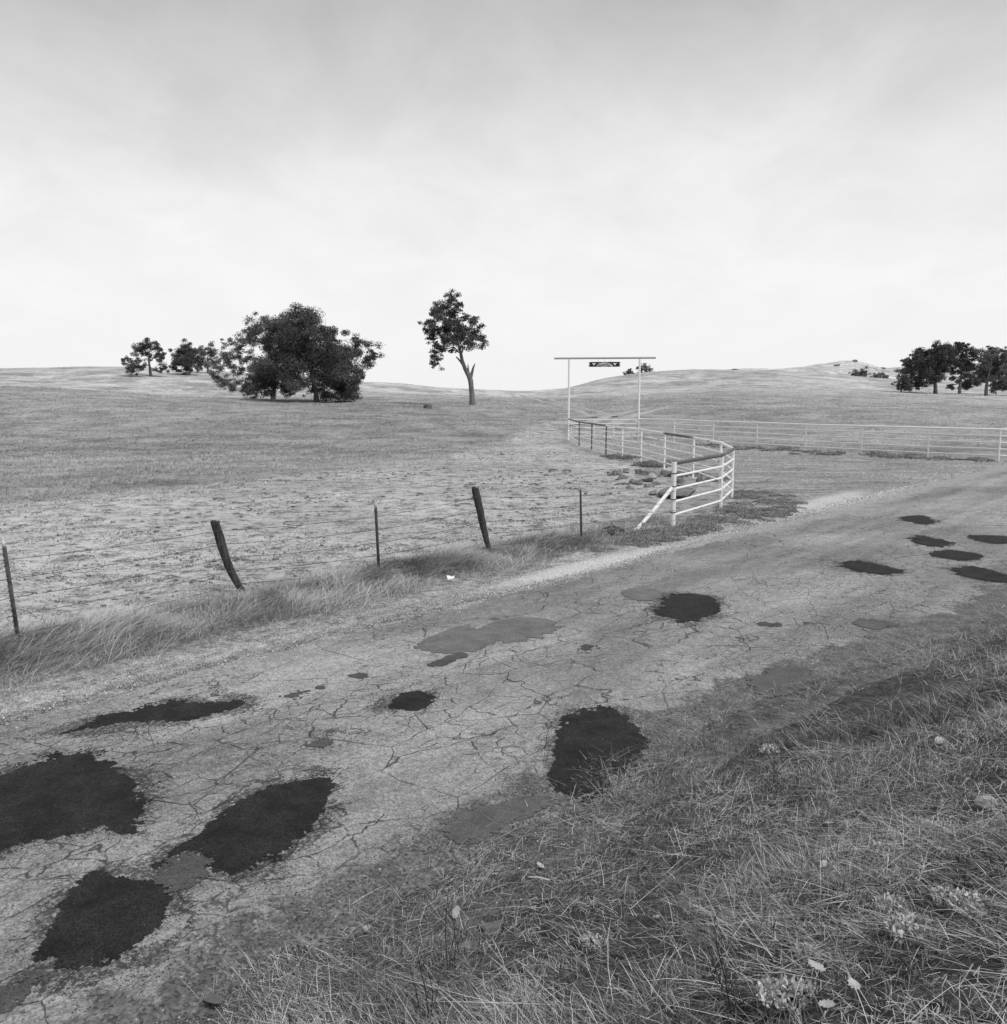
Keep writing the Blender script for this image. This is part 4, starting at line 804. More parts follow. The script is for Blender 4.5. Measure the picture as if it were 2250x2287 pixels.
# ------------------------------------------------------------------ barbed-wire fence
def wire_fence():
    WP = [((6, 1222), (40, 1442), 'T'), ((480, 1165), (543, 1322), 'W'), ((839, 1133), (847, 1287), 'T'), ((1061, 1090), (1095, 1237), 'W'), ((1297, 1093), (1299, 1205), 'T')]
    base0 = hit(543, 1322); root = empty('barbed_wire_fence', base0, 'five-strand barbed-wire fence on dark leaning wooden and thin steel posts along the grassy verge', 'fence')
    ends = []
    mid = {1: [(493, 1210), (509, 1262), (531, 1305)], 3: [(1074, 1148), (1084, 1195)]}
    for i, (tp_, bp, kind) in enumerate(WP):
        b = hit(*bp); top = at_y(tp_[0], tp_[1], b[1] + (0.04 if i % 2 else -0.05)); ends.append((b, top))
        if kind == 'W':
            pts = [top] + [at_y(px, py, b[1] + 0.03) for px, py in mid[i]] + [b, b - (0, 0, .25)]; pts = np.array(pts); u = np.linspace(0, len(pts) - 1, 26); Q = np.c_[[np.interp(u, range(len(pts)), pts[:, k]) for k in range(3)]].T
            Q[2:-2] = (Q[:-4] + Q[1:-3] + Q[2:-2] + Q[3:-1] + Q[4:]) / 5
            rad = 0.058 * (1 + 0.22 * np.sin(np.linspace(0.3, 7, 26)) * (0.5 + RNG.random(26)) * 0.6) * np.linspace(1.0, 0.92, 26)
            m = MB().tube(Q, rad, 14, True, 0.0, 0.16)
            m.tube([top + (-0.012, -0.02, -0.02), top + (-0.012, -0.02, 0.012), top + (-0.012, -0.02, 0.022)], [0.045, 0.043, 0.03], 9)
            m.build('wooden_post', M['wood'], root, False, base0)
        else:
            ax = (top - b) / np.linalg.norm(top - b); Lp = np.linalg.norm(top - b); rot = np.array(Vector(ax).to_track_quat('Z', 'Y').to_matrix())
            m = MB(); cc = b + ax * (Lp / 2 - 0.12); m.box(cc, (0.042, 0.007, Lp + 0.24), 0, rot).box(cc + rot @ np.array([0, 0.018, 0]), (0.007, 0.034, Lp + 0.236), 0, rot)
            for q in np.arange(0.06, Lp - 0.04, 0.055): m.box(b + ax * q + rot @ np.array([0, -0.008, 0]), (0.016, 0.010, 0.012), 0, rot)
            po = m.build('steel_post', M['steel'], root, False, base0)
            MB().box(b + ax * (Lp + 0.028), (0.036, 0.009, 0.085), 0, rot).box(b + ax * (Lp + 0.028) + rot @ np.array([0, 0.015, 0]), (0.009, 0.030, 0.082), 0, rot).build('white_tip', M['tip'], po, False, base0)
    ext = at_z(-330, 1560); ext[2] = T1(ext[0], ext[1]) ; far_l = (ext, ext + (-.05, 0, 1.15))
    ends = [far_l] + ends + [(c + (0, -0.05, 0), c + (0, -0.05, H_POST))]
    for w_, fr_ in enumerate((0.88, 0.69, 0.50, 0.32, 0.13)):
        pts = []
        for i in range(len(ends) - 1):
            a = ends[i][0] + (ends[i][1] - ends[i][0]) * fr_; b = ends[i + 1][0] + (ends[i + 1][1] - ends[i + 1][0]) * (fr_ if i + 1 < len(ends) - 1 else fr_ * 0.82)
            off = np.array([0.03, -0.05, 0])
            for q in np.linspace(0, 1, 24, endpoint=False): p = a + (b - a) * q + off; p[2] -= 0.05 * math.sin(q * math.pi) * (0.5 + random.random() * 0.06); pts.append(p)
        pts.append(b + off); pts = np.array(pts)
        m = MB().tube(pts, 0.0032, 5)
        dl_ = np.r_[0, np.cumsum(np.linalg.norm(np.diff(pts, axis=0), axis=1))]
        for q in np.arange(0.05, dl_[-1], 0.115):
            p = np.array([np.interp(q, dl_, pts[:, k]) for k in range(3)]); d1 = RNG.normal(0, 1, 3); d1 *= 0.019 / np.linalg.norm(d1)
            m.tube([p - d1, p, p + d1], [0.0012, 0.0042, 0.0012], 4, False)
        m.build('wire', M['wire'], root, False, base0)
wire_fence()

# ------------------------------------------------------------------ rocks
def rock_mesh(w, d, h, seed, sub=3, cuts=11):
    rg = np.random.default_rng(seed); bm = bmesh.new(); bmesh.ops.create_icosphere(bm, subdivisions=sub, radius=1.0)
    P = np.array([v.co for v in bm.verts]); 
    for _ in range(cuts):
        nrm = rg.normal(0, 1, 3); nrm /= np.linalg.norm(nrm); k = rg.uniform(0.42, 0.8); e = P @ nrm - k; P = P - np.clip(e, 0, None)[:, None] * nrm
    P += rg.normal(0, 0.010, P.shape); P *= (w / 2, d / 2, h * 0.62)
    for v, p in zip(bm.verts, P): v.co = p
    me = bpy.data.meshes.new('rock'); bm.to_mesh(me); bm.free(); return me
ROCKS = [(620, 1075, 52, 40, 0), (662, 1075, 46, 60, 0), (705, 1070, 74, 50, 0), (765, 1058, 72, 50, 0), (740, 1105, 95, 42, 0), (868, 1062, 74, 62, 0), (935, 1072, 120, 66, 0), (1005, 1085, 90, 56, 0), (978, 1108, 112, 58, 1),
         (1085, 1075, 90, 50, 0), (1125, 1085, 80, 54, 0), (1200, 1090, 140, 66, 0), (815, 1150, 80, 52, 0), (880, 1158, 72, 52, 0), (950, 1130, 150, 40, 0), (960, 1178, 110, 40, 0), (1012, 1150, 84, 34, 0), (1050, 1245, 135, 66, 1),
         (1225, 1140, 105, 52, 0), (1208, 1165, 90, 30, 0), (1255, 1275, 300, 115, 0), (990, 1245, 90, 36, 0), (1325, 1160, 130, 56, 1), (790, 1195, 60, 30, 0), (1160, 1225, 80, 46, 0), (1400, 1130, 90, 44, 0), (690, 1115, 50, 26, 0)]
names_special = {8: ('pale tilted rock slab lying on top of the rock pile behind the pipe fence', None), 20: ('large flat dark boulder lying behind the rails beside the corner post', None), 17: ('pale rounded rock right beside the top of the white brace', None)}
for i, (zx, zy, zw, zh, pale) in enumerate(ROCKS):
    px, py = 1200 + zx * 500 / 1904, 780 + zy * 500 / 1904; b = at_z(px, py); dist = b[1]; w = zw * 500 / 1904 * dist / F * 1.4; h = zh * 500 / 1904 * dist / F * 1.3
    o = obj('rock', rock_mesh(w, w * random.uniform(0.7, 1.1), h * 0.95, 400 + i, 3, 17), M['rockpale' if pale else 'rock'])
    o.location = (b[0], b[1] + w * 0.3, T1(b[0], b[1]) + h * 0.22); o.rotation_euler = (random.uniform(-.15, .15), random.uniform(-.2, .2), random.uniform(-.4, .4))
    lab, g = names_special.get(i, ('grey angular rock in the low pile behind the flared pipe fence', 'rocks in the pile by the fence'))
    tag(o, lab, 'rock', g)
for i, (px, py, w, h, Y, lab) in enumerate(((1644, 825, 26, 5, 470, 'low dark rock outcrop on the bare ridge left of the far peak'), (1872, 817, 22, 6, 585, 'rock outcrop on the slope just below the far peak'), (1912, 807, 14, 5, 598, 'small rock outcrop crowning the far peak'), (2235 - 260, 823, 16, 4, 596, 'low rock outcrop at the foot of the far peak'))):
    p = hit(px, py + 1.5); s_ = p[1] / F
    o = obj('rock_outcrop', rock_mesh(w * s_, w * s_ * 0.7, h * s_, 460 + i, 3), M['rock']); o.location = (p[0], p[1] + 1, T1(p[0], p[1] + 1) + h * s_ * 0.25); tag(o, lab, 'rocks')
# ---END-FENCES---

# ------------------------------------------------------------------ trees
def leaf_cards(P, size, shade):
    n = len(P); d1 = RNG.normal(0, 1, (n, 3)); d1 /= np.linalg.norm(d1, axis=1)[:, None]; d2 = np.cross(d1, RNG.normal(0, 1, (n, 3))); d2 /= np.linalg.norm(d2, axis=1)[:, None]
    s_ = (size * RNG.uniform(0.6, 1.3, n))[:, None]
    V = np.stack([P - d1 * s_ * 0.6 + d2 * s_ * 0.1, P + d2 * s_ * 0.55 + d1 * s_ * 0.15, P + d1 * s_ * 0.6 - d2 * s_ * 0.3], 1).reshape(-1, 3)
    return V, np.arange(3 * n).reshape(-1, 3), np.repeat(shade, 3)
def tree(name, label, cat, basepx, Y, trunk, trad, clumps, conv, dens, lsz, group=None, depth=0.8, mat='leaf', bark='bark', stubs=(), twigs=5, sub=13, seed=1, fork=0.4, swell=1.0):
    """trunk and clumps are outlines read off the photograph, set at the tree's own distance; depth spreads the crown front to back"""
    rg = np.random.default_rng(seed)
    b = at_y(basepx[0], basepx[1], Y); b[2] = T1(b[0], b[1]) - 0.1; m_px = Y / F / CP
    W = lambda zx, zy, dy=0.0: at_y(*conv(zx, zy), Y) + np.array([0, dy, 0])
    root = empty(name, b, label, cat, group)
    TP = np.array([W(*p) for p in trunk]); TP[0] = b - (0, 0, 0.3)
    k = np.linspace(0, len(TP) - 1, len(TP) * 4); TPi = np.c_[[np.interp(k, range(len(TP)), TP[:, j]) for j in range(3)]].T
    TPi[1:-1] = (TPi[:-2] + TPi[1:-1] + TPi[2:]) / 3
    tr = np.interp(k, range(len(TP)), [r_ * m_px for r_ in trad]); tr[0] *= 1.25
    wood = MB().tube(TPi, tr, 12, True, 0, 0.12)
    for st in stubs:
        sp = np.array([W(*p[:2]) for p in st]); wood.tube(sp, [p[2] * m_px for p in st], 8, True, 0, 0.2)
    nodes = [(TPi[j], tr[j]) for j in range(int(len(TPi) * fork), len(TPi))]
    cx = np.array([W(c[0], c[1]) for c in clumps]); rad = np.array([conv(c[2], 0)[0] - conv(0, 0)[0] for c in clumps]) * m_px * swell
    mid = (cx[:, 0].max() + cx[:, 0].min()) / 2; hw = (cx[:, 0].max() - cx[:, 0].min()) / 2 + rad.mean()
    LV = []
    order = np.argsort(np.linalg.norm(cx - TPi[-1], axis=1))
    for j in order:
        c_ = clumps[j]; r_ = rad[j]; dm = c_[3] if len(c_) > 3 else 1.0
        room = depth * math.sqrt(max(0.05, 1 - ((cx[j, 0] - mid) / hw) ** 2)) * hw
        cen = cx[j].copy(); cen[1] += rg.uniform(-1, 1) * max(0, room - r_ * 0.5)
        nd = np.array([q[0] for q in nodes]); dd = np.linalg.norm(nd - cen, axis=1) + 0.8 * np.clip(nd[:, 2] - cen[2], 0, None); ki = int(dd.argmin()); a, ra = nodes[ki]
        n_ = 7; f = np.linspace(0, 1, n_)[:, None]; ln = np.linalg.norm(cen - a); path = a + (cen - a) * f; path[:, 2] += np.sin(f[:, 0] * math.pi) * ln * rg.uniform(-0.02, 0.16); path[1:-1] += rg.normal(0, ln * 0.05, (n_ - 2, 3))
        r0 = min(ra * 0.72, 0.045 * ln + 0.05); rr_ = np.linspace(r0, max(0.018, r0 * 0.3), n_)
        wood.tube(path, rr_, 6, False)
        nodes += [(path[q], rr_[q]) for q in range(2, n_)]
        for _ in range(twigs):
            e = cen + rg.normal(0, 1, 3) * r_ * 0.6; s0 = path[rg.integers(3, n_)]; f3 = np.linspace(0, 1, 4)[:, None]; tw = s0 + (e - s0) * f3; tw[1:3] += rg.normal(0, r_ * 0.12, (2, 3)); wood.tube(tw, np.linspace(max(0.016, r0 * 0.3), 0.012, 4), 4, False)
        ns = max(3, int(sub)); sc = cen + rg.normal(0, 1, (ns, 3)) * r_ * np.array([0.62, 0.6, 0.55])
        nl = int(1.95 * dens * dm * r_ ** 2); w_ = rg.integers(0, ns, nl)
        g = rg.normal(0, 1, (nl, 3)); g /= np.linalg.norm(g, axis=1)[:, None]; g *= (rg.random(nl) ** 0.6)[:, None] * r_ * (0.36 + 0.36 * rg.random(ns))[w_][:, None] * np.array([1.15, 1.1, 0.8])
        LV.append((sc[w_] + g, np.clip(rg.normal(0.45, 0.22, nl) + rg.normal(0, 0.12), 0, 1)))
    wo = wood.build('trunk', M[bark], root, True, b)
    P = np.vstack([q[0] for q in LV]); sh = np.concatenate([q[1] for q in LV]); V, Fq, S4 = leaf_cards(P, lsz * 0.84, sh)
    me = mesh_np('crown', V - b, Fq); attr(me, 'shade', S4); obj('crown', me, M[mat], root)
    return root
z1 = lambda x, y: (x * 0.4727, 660 + y * 0.4727)
z2 = lambda x, y: (900 + x * 0.31513, 640 + y * 0.31513)
z6 = lambda x, y: (1220 + x * 0.13655, 780 + y * 0.13655)
z7 = lambda x, y: (1980 + x * 0.14181, 740 + y * 0.14181)
z4 = lambda x, y: (1600 + x * 0.34139, 740 + y * 0.34139)
tree('oak_tree', 'broad dense dark oak, the fuller of the two big oaks grown together', 'tree', (707, 899), 110, [(1495, 507), (1493, 450), (1475, 380), (1465, 300), (1450, 220)], (6.5, 5, 5, 4, 2.5),
     [(1480, 120, 62), (1400, 165, 68), (1530, 180, 55), (1440, 240, 90), (1340, 190, 55), (1540, 260, 60), (1350, 260, 78), (1470, 330, 100), (1600, 285, 62), (1560, 350, 80), (1640, 330, 66), (1700, 270, 40), (1695, 222, 26), (1740, 300, 34), (1722, 375, 22), (1765, 285, 18), (1620, 430, 58), (1650, 465, 32), (1560, 440, 55), (1400, 360, 80), (1310, 330, 66), (1300, 400, 55), (1260, 430, 34), (1390, 440, 26, .5), (1450, 450, 22, .5), (1250, 350, 45), (1490, 185, 60), (1600, 230, 26), (1230, 400, 40), (1660, 400, 40), (1600, 475, 28), (1545, 478, 22), (1350, 430, 36), (1420, 300, 60), (1520, 400, 50)],
     z1, 1050, 0.18, seed=11, depth=0.6)
tree('oak_tree', 'sparse spreading oak with bare crooked limbs, beside the dense dark oak', 'tree', (610, 892), 117, [(1290, 492), (1295, 440), (1300, 380), (1290, 310), (1270, 250)], (6, 4.5, 4, 3, 2),
     [(1330, 108, 34), (1290, 130, 30, .7), (1220, 115, 32, .7), (1180, 150, 36, .6), (1240, 170, 36, .7), (1160, 195, 28, .85), (1200, 220, 38, .85), (1280, 215, 45), (1110, 240, 22, .7), (1062, 215, 20, .7), (1060, 290, 32, .85), (1100, 300, 28, .85), (1040, 340, 34, .6), (1010, 380, 24, .85), (1050, 400, 20, .85), (1130, 345, 30, .85), (1110, 430, 30), (1150, 455, 34), (1160, 400, 36, .8), (1215, 465, 28, .7), (1090, 262, 20, .7), (1190, 300, 28, .7), (1230, 330, 34, .6), (1320, 160, 40), (1250, 390, 34, .8)],
     z1, 1050, 0.18, seed=12, depth=0.7, mat='leafpale', twigs=9)
tree('oak_tree', 'lone tall oak with a leaning bare trunk, broken stubs and a lopsided crown', 'tree', (1056, 905), 95, [(498, 846), (490, 760), (480, 650), (445, 590), (425, 540), (412, 480), (402, 430), (370, 350), (330, 240)], (8, 5.6, 5.6, 4.6, 4, 3.4, 2.6, 2, 1.2),
     [(330, 90, 40), (385, 108, 32), (250, 140, 44), (212, 165, 26), (300, 170, 55), (378, 170, 42), (260, 220, 55), (340, 240, 62), (180, 262, 40), (158, 308, 24), (230, 300, 52), (300, 310, 52), (200, 370, 32), (390, 300, 46), (440, 330, 58), (500, 330, 42), (540, 360, 32), (575, 400, 25), (480, 390, 48), (410, 400, 38), (340, 390, 46), (290, 370, 42), (338, 448, 20), (240, 440, 36), (220, 490, 26), (250, 510, 30), (225, 548, 26), (265, 580, 10), (480, 240, 36), (520, 240, 20), (535, 288, 10), (450, 220, 26), (560, 430, 14), (290, 440, 26), (420, 130, 14)],
     z2, 1250, 0.16, seed=13, depth=0.75, fork=0.68, bark='barkpale', stubs=([(480, 650, 4.4), (490, 615, 3.2), (500, 575, 2.3), (512, 545, .8)], [(470, 620, 2.2), (464, 585, 1.6), (462, 548, .7)], [(428, 555, 3.0), (405, 525, 2.2), (378, 497, 1.2)], [(412, 480, 2.2), (424, 455, 1.8), (424, 430, 1.2)]))
HG = None
tree('oak_tree', 'small open-crowned oak standing apart at the edge of the hill-top trees', 'tree', (337, 840), 186, [(712, 380), (708, 340), (702, 300), (706, 265)], (3.4, 2.6, 2, 1.2),
     [(720, 240, 25), (680, 250, 27), (640, 260, 25), (750, 265, 22), (765, 300, 22), (700, 285, 20, .6), (612, 320, 26), (628, 352, 22), (600, 300, 13), (770, 342, 18), (745, 352, 12), (660, 338, 18, .7), (700, 330, 16)], z1, 520, 0.27, seed=14, depth=0.6)
tree('oak_tree', 'dense round oak on the hill top, the middle one of three', 'tree', (424, 834), 192, [(898, 368), (896, 335), (885, 300), (880, 275)], (2.6, 2, 1.5, 1),
     [(870, 250, 26), (840, 260, 26), (905, 260, 26), (860, 300, 36), (900, 310, 38), (830, 310, 26), (930, 300, 23), (870, 335, 26), (820, 340, 15), (930, 340, 15)], z1, 560, 0.27, seed=15, depth=0.6)
tree('oak_tree', 'greyish oak on the hill top, partly hidden by the sparse oak limbs', 'tree', (464, 829), 200, [(982, 356), (982, 330), (980, 300), (985, 275)], (2.4, 1.8, 1.3, .8),
     [(990, 255, 22), (960, 265, 20), (1010, 270, 20), (980, 300, 28), (950, 328, 18), (1012, 318, 20)], z1, 520, 0.27, seed=16, depth=0.6, mat='leafpale')
tree('oak_tree', 'widest oak of the dark clump, its thick low trunk forking above shaded ground', 'tree', (2090, 881), 163, [(775, 992), (778, 900), (770, 800), (790, 700), (800, 600)], (5.5, 4, 3.4, 2.4, 1.6),
     [(720, 270, 72), (560, 330, 62), (620, 400, 95), (450, 420, 62), (380, 450, 55), (300, 510, 50), (300, 600, 55), (400, 560, 85), (350, 650, 66), (520, 520, 105), (700, 450, 115), (850, 320, 92), (950, 300, 80), (850, 480, 125), (640, 640, 115), (480, 720, 105), (800, 640, 95), (950, 450, 95), (930, 600, 75), (560, 820, 55), (700, 740, 60), (880, 760, 40), (420, 850, 55)], z7, 950, 0.24, seed=17, swell=1.15, depth=0.7)
tree('shrub', 'dark rounded low shrub at the outer foot of the widest oak', 'shrub', (2013, 875), 160, [(240, 930), (245, 880), (250, 830)], (2, 1.4, 1),
     [(270, 780, 85), (200, 850, 55), (300, 855, 65), (340, 760, 55), (170, 890, 30), (240, 890, 50)], z7, 700, 0.26, seed=18, depth=0.7)
tree('oak_tree', 'tall oak with a straight pale trunk, between the widest oak and the paler one', 'tree', (2144, 880), 170, [(1155, 987), (1160, 880), (1170, 780), (1190, 650), (1200, 520)], (4, 3.2, 2.8, 2, 1.4),
     [(1200, 215, 52), (1100, 270, 72), (1260, 270, 62), (1170, 380, 95), (1330, 330, 60, .8), (1400, 400, 52, .8), (1300, 480, 62, .8), (1150, 520, 85), (1400, 320, 34, .7), (1250, 600, 85), (1060, 620, 62), (1050, 740, 38), (1000, 865, 34), (1070, 875, 34), (1300, 720, 85), (1250, 830, 50), (1340, 860, 55), (1420, 800, 55), (1440, 560, 55)], z7, 900, 0.24, seed=19, swell=1.15, depth=0.6, bark='barkpale')
tree('oak_tree', 'paler oak with a straight trunk standing lowest on the slope beside the dark clump', 'tree', (2203, 886), 156, [(1570, 1037), (1575, 930), (1585, 830), (1600, 730), (1640, 600)], (4.4, 3.4, 3, 2.4, 1.4),
     [(1750, 300, 52), (1700, 350, 72), (1820, 330, 52, .7), (1600, 400, 72), (1540, 450, 62), (1680, 480, 105), (1800, 480, 95), (1600, 580, 105), (1750, 620, 105), (1500, 640, 62), (1850, 600, 80), (1480, 740, 52), (1650, 720, 76), (1800, 750, 86), (1700, 880, 40), (1740, 260, 30, .6)], z7, 900, 0.24, seed=20, swell=1.15, depth=0.6, bark='barkpale', mat='leafpale')
tree('oak_tree', 'dark oak cut by the picture edge, crowding against the paler oak', 'tree', (2262, 882), 166, [(1990, 1000), (1985, 900), (1980, 780), (1980, 640)], (4, 3, 2.4, 1.6),
     [(1860, 850, 80), (1900, 760, 80), (1950, 650, 100), (2050, 550, 100), (1990, 450, 90), (2100, 700, 100), (1780, 880, 45), (1910, 900, 60), (2080, 850, 80)], z7, 760, 0.24, seed=21, swell=1.15, depth=0.6)
tree('oak_tree', 'little round tree peeking over the hill crest inside the gate arch', 'tree', (1406, 846), 262, [(1360, 470), (1362, 430), (1360, 390)], (1.2, .9, .6),
     [(1330, 385, 36), (1390, 372, 40), (1360, 352, 26), (1412, 398, 32), (1305, 412, 20)], z6, 260, 0.42, seed=22, depth=0.5, mat='leafpale')  # pale leaf colour stands in for haze at this distance
tree('oak_tree', 'ragged see-through tree on the hill crest behind the arch post', 'tree', (1441, 842), 270, [(1610, 470), (1612, 420), (1605, 350)], (1.4, 1, .7),
     [(1500, 305, 28), (1600, 288, 46), (1560, 330, 36, .7), (1650, 335, 44, .6), (1700, 310, 32, .7), (1645, 375, 26, .6), (1492, 398, 16), (1725, 365, 22, .4), (1560, 380, 20, .5)], z6, 240, 0.42, seed=23, depth=0.5, mat='leafpale', twigs=8)  # haze painted into the leaves by the pale colour
FS = [((900, 277, 18), (945, 270, 24), (975, 285, 17), (925, 280, 16)), ((1060, 294, 20), (1095, 296, 20), (1040, 296, 12), (1112, 300, 10))]
for k_, (cl_, lab) in enumerate(zip(FS, ('dark low thicket on the right-hand ridge below the far peak', 'second smaller thicket on the ridge, towards the dark oak clump'))):
    mx = sum(c_[0] for c_ in cl_) / len(cl_); bp = z4(mx, 296 if k_ == 0 else 310)
    tree('shrub', lab, 'shrub', bp, 262 if k_ == 0 else 250, [(mx, 300 + k_ * 8), (mx, 290), (mx, 280)], (1.2, .9, .6), list(cl_), z4, 330, 0.4, seed=24 + k_, depth=0.4, mat='leafpale')  # far thickets: haze put into the pale leaf colour
# stump in the field
p = hit(957, 912); st = empty('tree_stump', p, 'short broken tree stump in the dry grass near the lone leaning oak', 'stump')
MB().tube([p - (0, 0, .1), p + (0, 0, .15), p + (0.02, 0, .36)], [0.42, 0.32, 0.30], 11, True, 0, 0.3).build('trunk', M['bark'], st, False, p)
MB().tube([p + (-.28, 0, .05), p + (-.36, 0, .25), p + (-.38, 0, .30)], [0.16, 0.14, 0.1], 8, True, 0, 0.3).build('root_flare', M['bark'], st, False, p)
# ---END-TREES---

# ------------------------------------------------------------------ small things on the verge and the near bank
OAKL = [(0, 0), (.06, .10), (.20, .14), (.17, .26), (.30, .36), (.24, .46), (.34, .58), (.25, .66), (.27, .80), (.13, .86), (0, 1.0)]
def leaf_mesh(L, seed):
    rg = np.random.default_rng(seed); out = OAKL + [(-a, b) for a, b in OAKL[-2:0:-1]]; cu = rg.uniform(-1.2, 1.2); tw = rg.uniform(-.6, .6); P = []
    spine = [(0, b) for b in np.linspace(0, 1, 11)]
    V = []; Fc = []
    for a, b in OAKL: V.append((a, b))
    V += [(0, b) for a, b in OAKL]; V += [(-a, b) for a, b in OAKL]; n = 11
    V = np.array(V) * (rg.uniform(.85, 1.2), 1); z = 0.35 * cu * (V[:, 0] ** 2) * 2.2 + 0.22 * rg.uniform(-1, 1) * (V[:, 1] - .5) ** 2 + tw * V[:, 0] * (V[:, 1] - .4) + rg.normal(0, .012, len(V))
    V3 = np.c_[V, z] * L; up = V3 + (0, 0, 0.0012)
    for i in range(n - 1):
        for o_ in (0, n): Fc.append((o_ + i, o_ + i + 1, o_ + n + i + 1, o_ + n + i))
    m = len(V3); Fc = np.array(Fc); me = mesh_np('fallen_leaf', np.vstack([V3, up]), np.vstack([Fc[:, ::-1], Fc + m]), True); return me
LEAVES = [(1017, 2065, 26, 0), (817, 2095, 20, 0), (882, 2105, 18, 0), (1845, 2190, 32, 0), (1920, 2232, 26, 0), (1825, 2262, 28, 0), (1850, 1845, 26, 0), (1762, 1862, 20, 0), (1815, 1606, 15, 0), (1829, 1634, 14, 0), (2092, 1671, 26, 0), (1831, 1953, 18, 0), (1110, 1960, 20, 0), (1215, 1950, 18, 0), (2243, 2108, 24, 0), (497, 2240, 40, 1), (1472, 2056, 22, 0), (1336, 1986, 14, 0), (1900, 2205, 26, 1), (1690, 2065, 20, 1)]
for i, (px, py, w, dk) in enumerate(LEAVES):
    p = hit(px, py); L_ = w * 1.25 * np.linalg.norm(p - (0, 0, CAM_Z)) / F
    o = obj('fallen_leaf', leaf_mesh(L_, 500 + i), M['leafdark' if dk else 'oakleaf']); o.location = (p[0], p[1], p[2] + 0.03); o.rotation_euler = (random.uniform(.0, .6), random.uniform(-.5, .5), random.uniform(0, 6.28))
    own = {0: 'pale crumpled oak leaf beside the dark stalks above the earth clod', 3: 'largest pale oak leaf, beside the stretched-out woolly clump', 4: 'pale oak leaf lying flat between the woolly clumps and a dark leaf', 5: 'pale oak leaf just below the stretched-out woolly clump', 10: 'lone pale oak leaf high up near the flat pale stone', 15: 'large dark curled leaf at the gravel edge of the road'}.get(i)
    tag(o, own, 'leaf') if own else tag(o, 'dark brown curled oak leaf lying in the straw' if dk else 'pale dry lobed oak leaf lying on the straw of the bank', 'leaf', 'dark fallen leaves on the bank' if dk else 'pale fallen leaves on the bank')
for i, (px, py, w) in enumerate(((1030, 1911, 8), (1110, 1893, 8), (958, 1966, 11), (787, 1974, 9), (865, 2023, 8), (772, 2049, 6), (1444, 1742, 8), (839, 2012, 6), (1195, 1812, 7), (920, 1860, 6))):
    p = hit(px, py); d = np.linalg.norm(p - (0, 0, CAM_Z)) / F * w; o = obj('pebble', rock_mesh(d, d * .7, d * .6, 540 + i, 2, 8), M['pebble']); o.location = p + (0, 0, d * .25); o.rotation_euler = (0, 0, random.uniform(0, 6))
    tag(o, 'white pebble lying on the dark gravel edge of the road', 'pebble', 'white pebbles at the road edge')
# woolly pale dried plants
def woolly(px, py, rpx, lab, n=110, asp=1.0):
    n = n * 4
    p = hit(px, py) + (0, 0, .012); d = np.linalg.norm(p - (0, 0, CAM_Z)); r_ = 1.25 * rpx * d / F; root = empty('dried_plant', p, lab, 'plant')
    m = MB(); 
    for i in range(n):
        a = random.uniform(0, 6.28); el = random.uniform(0.15, 1.4); l = r_ * random.uniform(0.16, 0.34); q = r_ * 0.85 * math.sqrt(random.random()); a2 = random.uniform(0, 6.28)
        b = p + (q * math.cos(a2) * asp, q * math.sin(a2), 0.004 + random.uniform(0.1, 0.5) * (r_ - q)); dr_ = np.array([math.cos(a) * math.cos(el), math.sin(a) * math.cos(el), math.sin(el)]); sd_ = np.cross(dr_, RNG.normal(0, 1, 3)); sd_ /= np.linalg.norm(sd_); w = l * 0.22
        cmid = b + dr_ * l * 0.55 + np.array([0, 0, .1 * l]); tip_ = b + dr_ * l
        m.add([b - sd_ * w * .3, b + sd_ * w * .3, cmid + sd_ * w, tip_ + sd_ * w * .4, tip_ - sd_ * w * .4, cmid - sd_ * w], [(0, 1, 2), (0, 2, 5)], random.uniform(.2, 1)); m.add([cmid + sd_ * w, tip_ + sd_ * w * .4, tip_ - sd_ * w * .4, cmid - sd_ * w], [(0, 1, 2, 3)], random.uniform(.2, 1))
    m.build('foliage', M['wool'], root, False, p)
    MB().tube([p - (0, 0, .03), p, p + (0, 0, r_ * .3)], [.006, .006, .004], 6).build('stem', M['stalk'], root, False, p)
WG = 'clump of pale woolly dried leaves '
for a in ((2048, 2098, 46, WG + 'fanned out widest, beside a thick pale straw', 150), (2120, 2022, 30, WG + 'making one half of the paired tufts on dark soil', 80), (2172, 2040, 38, WG + 'making the larger half of the paired tufts', 110), (1996, 2040, 32, WG + 'just above the widest fanned clump', 80), (1770, 2240, 42, WG + 'stretched out low near a torn oak leaf', 110, 1.5), (1803, 2138, 22, WG + 'standing small beside crossing straws', 50), (1975, 1912, 26, WG + 'on the slope under the bent straws', 60), (1856, 1968, 18, WG + 'tiny, near the bright scrap of leaf', 40), (1720, 1683, 20, WG + 'alone high on the bank near the road', 50), (1320, 2112, 22, WG + 'half buried in matted grass mid bank', 50)):
    woolly(*a)
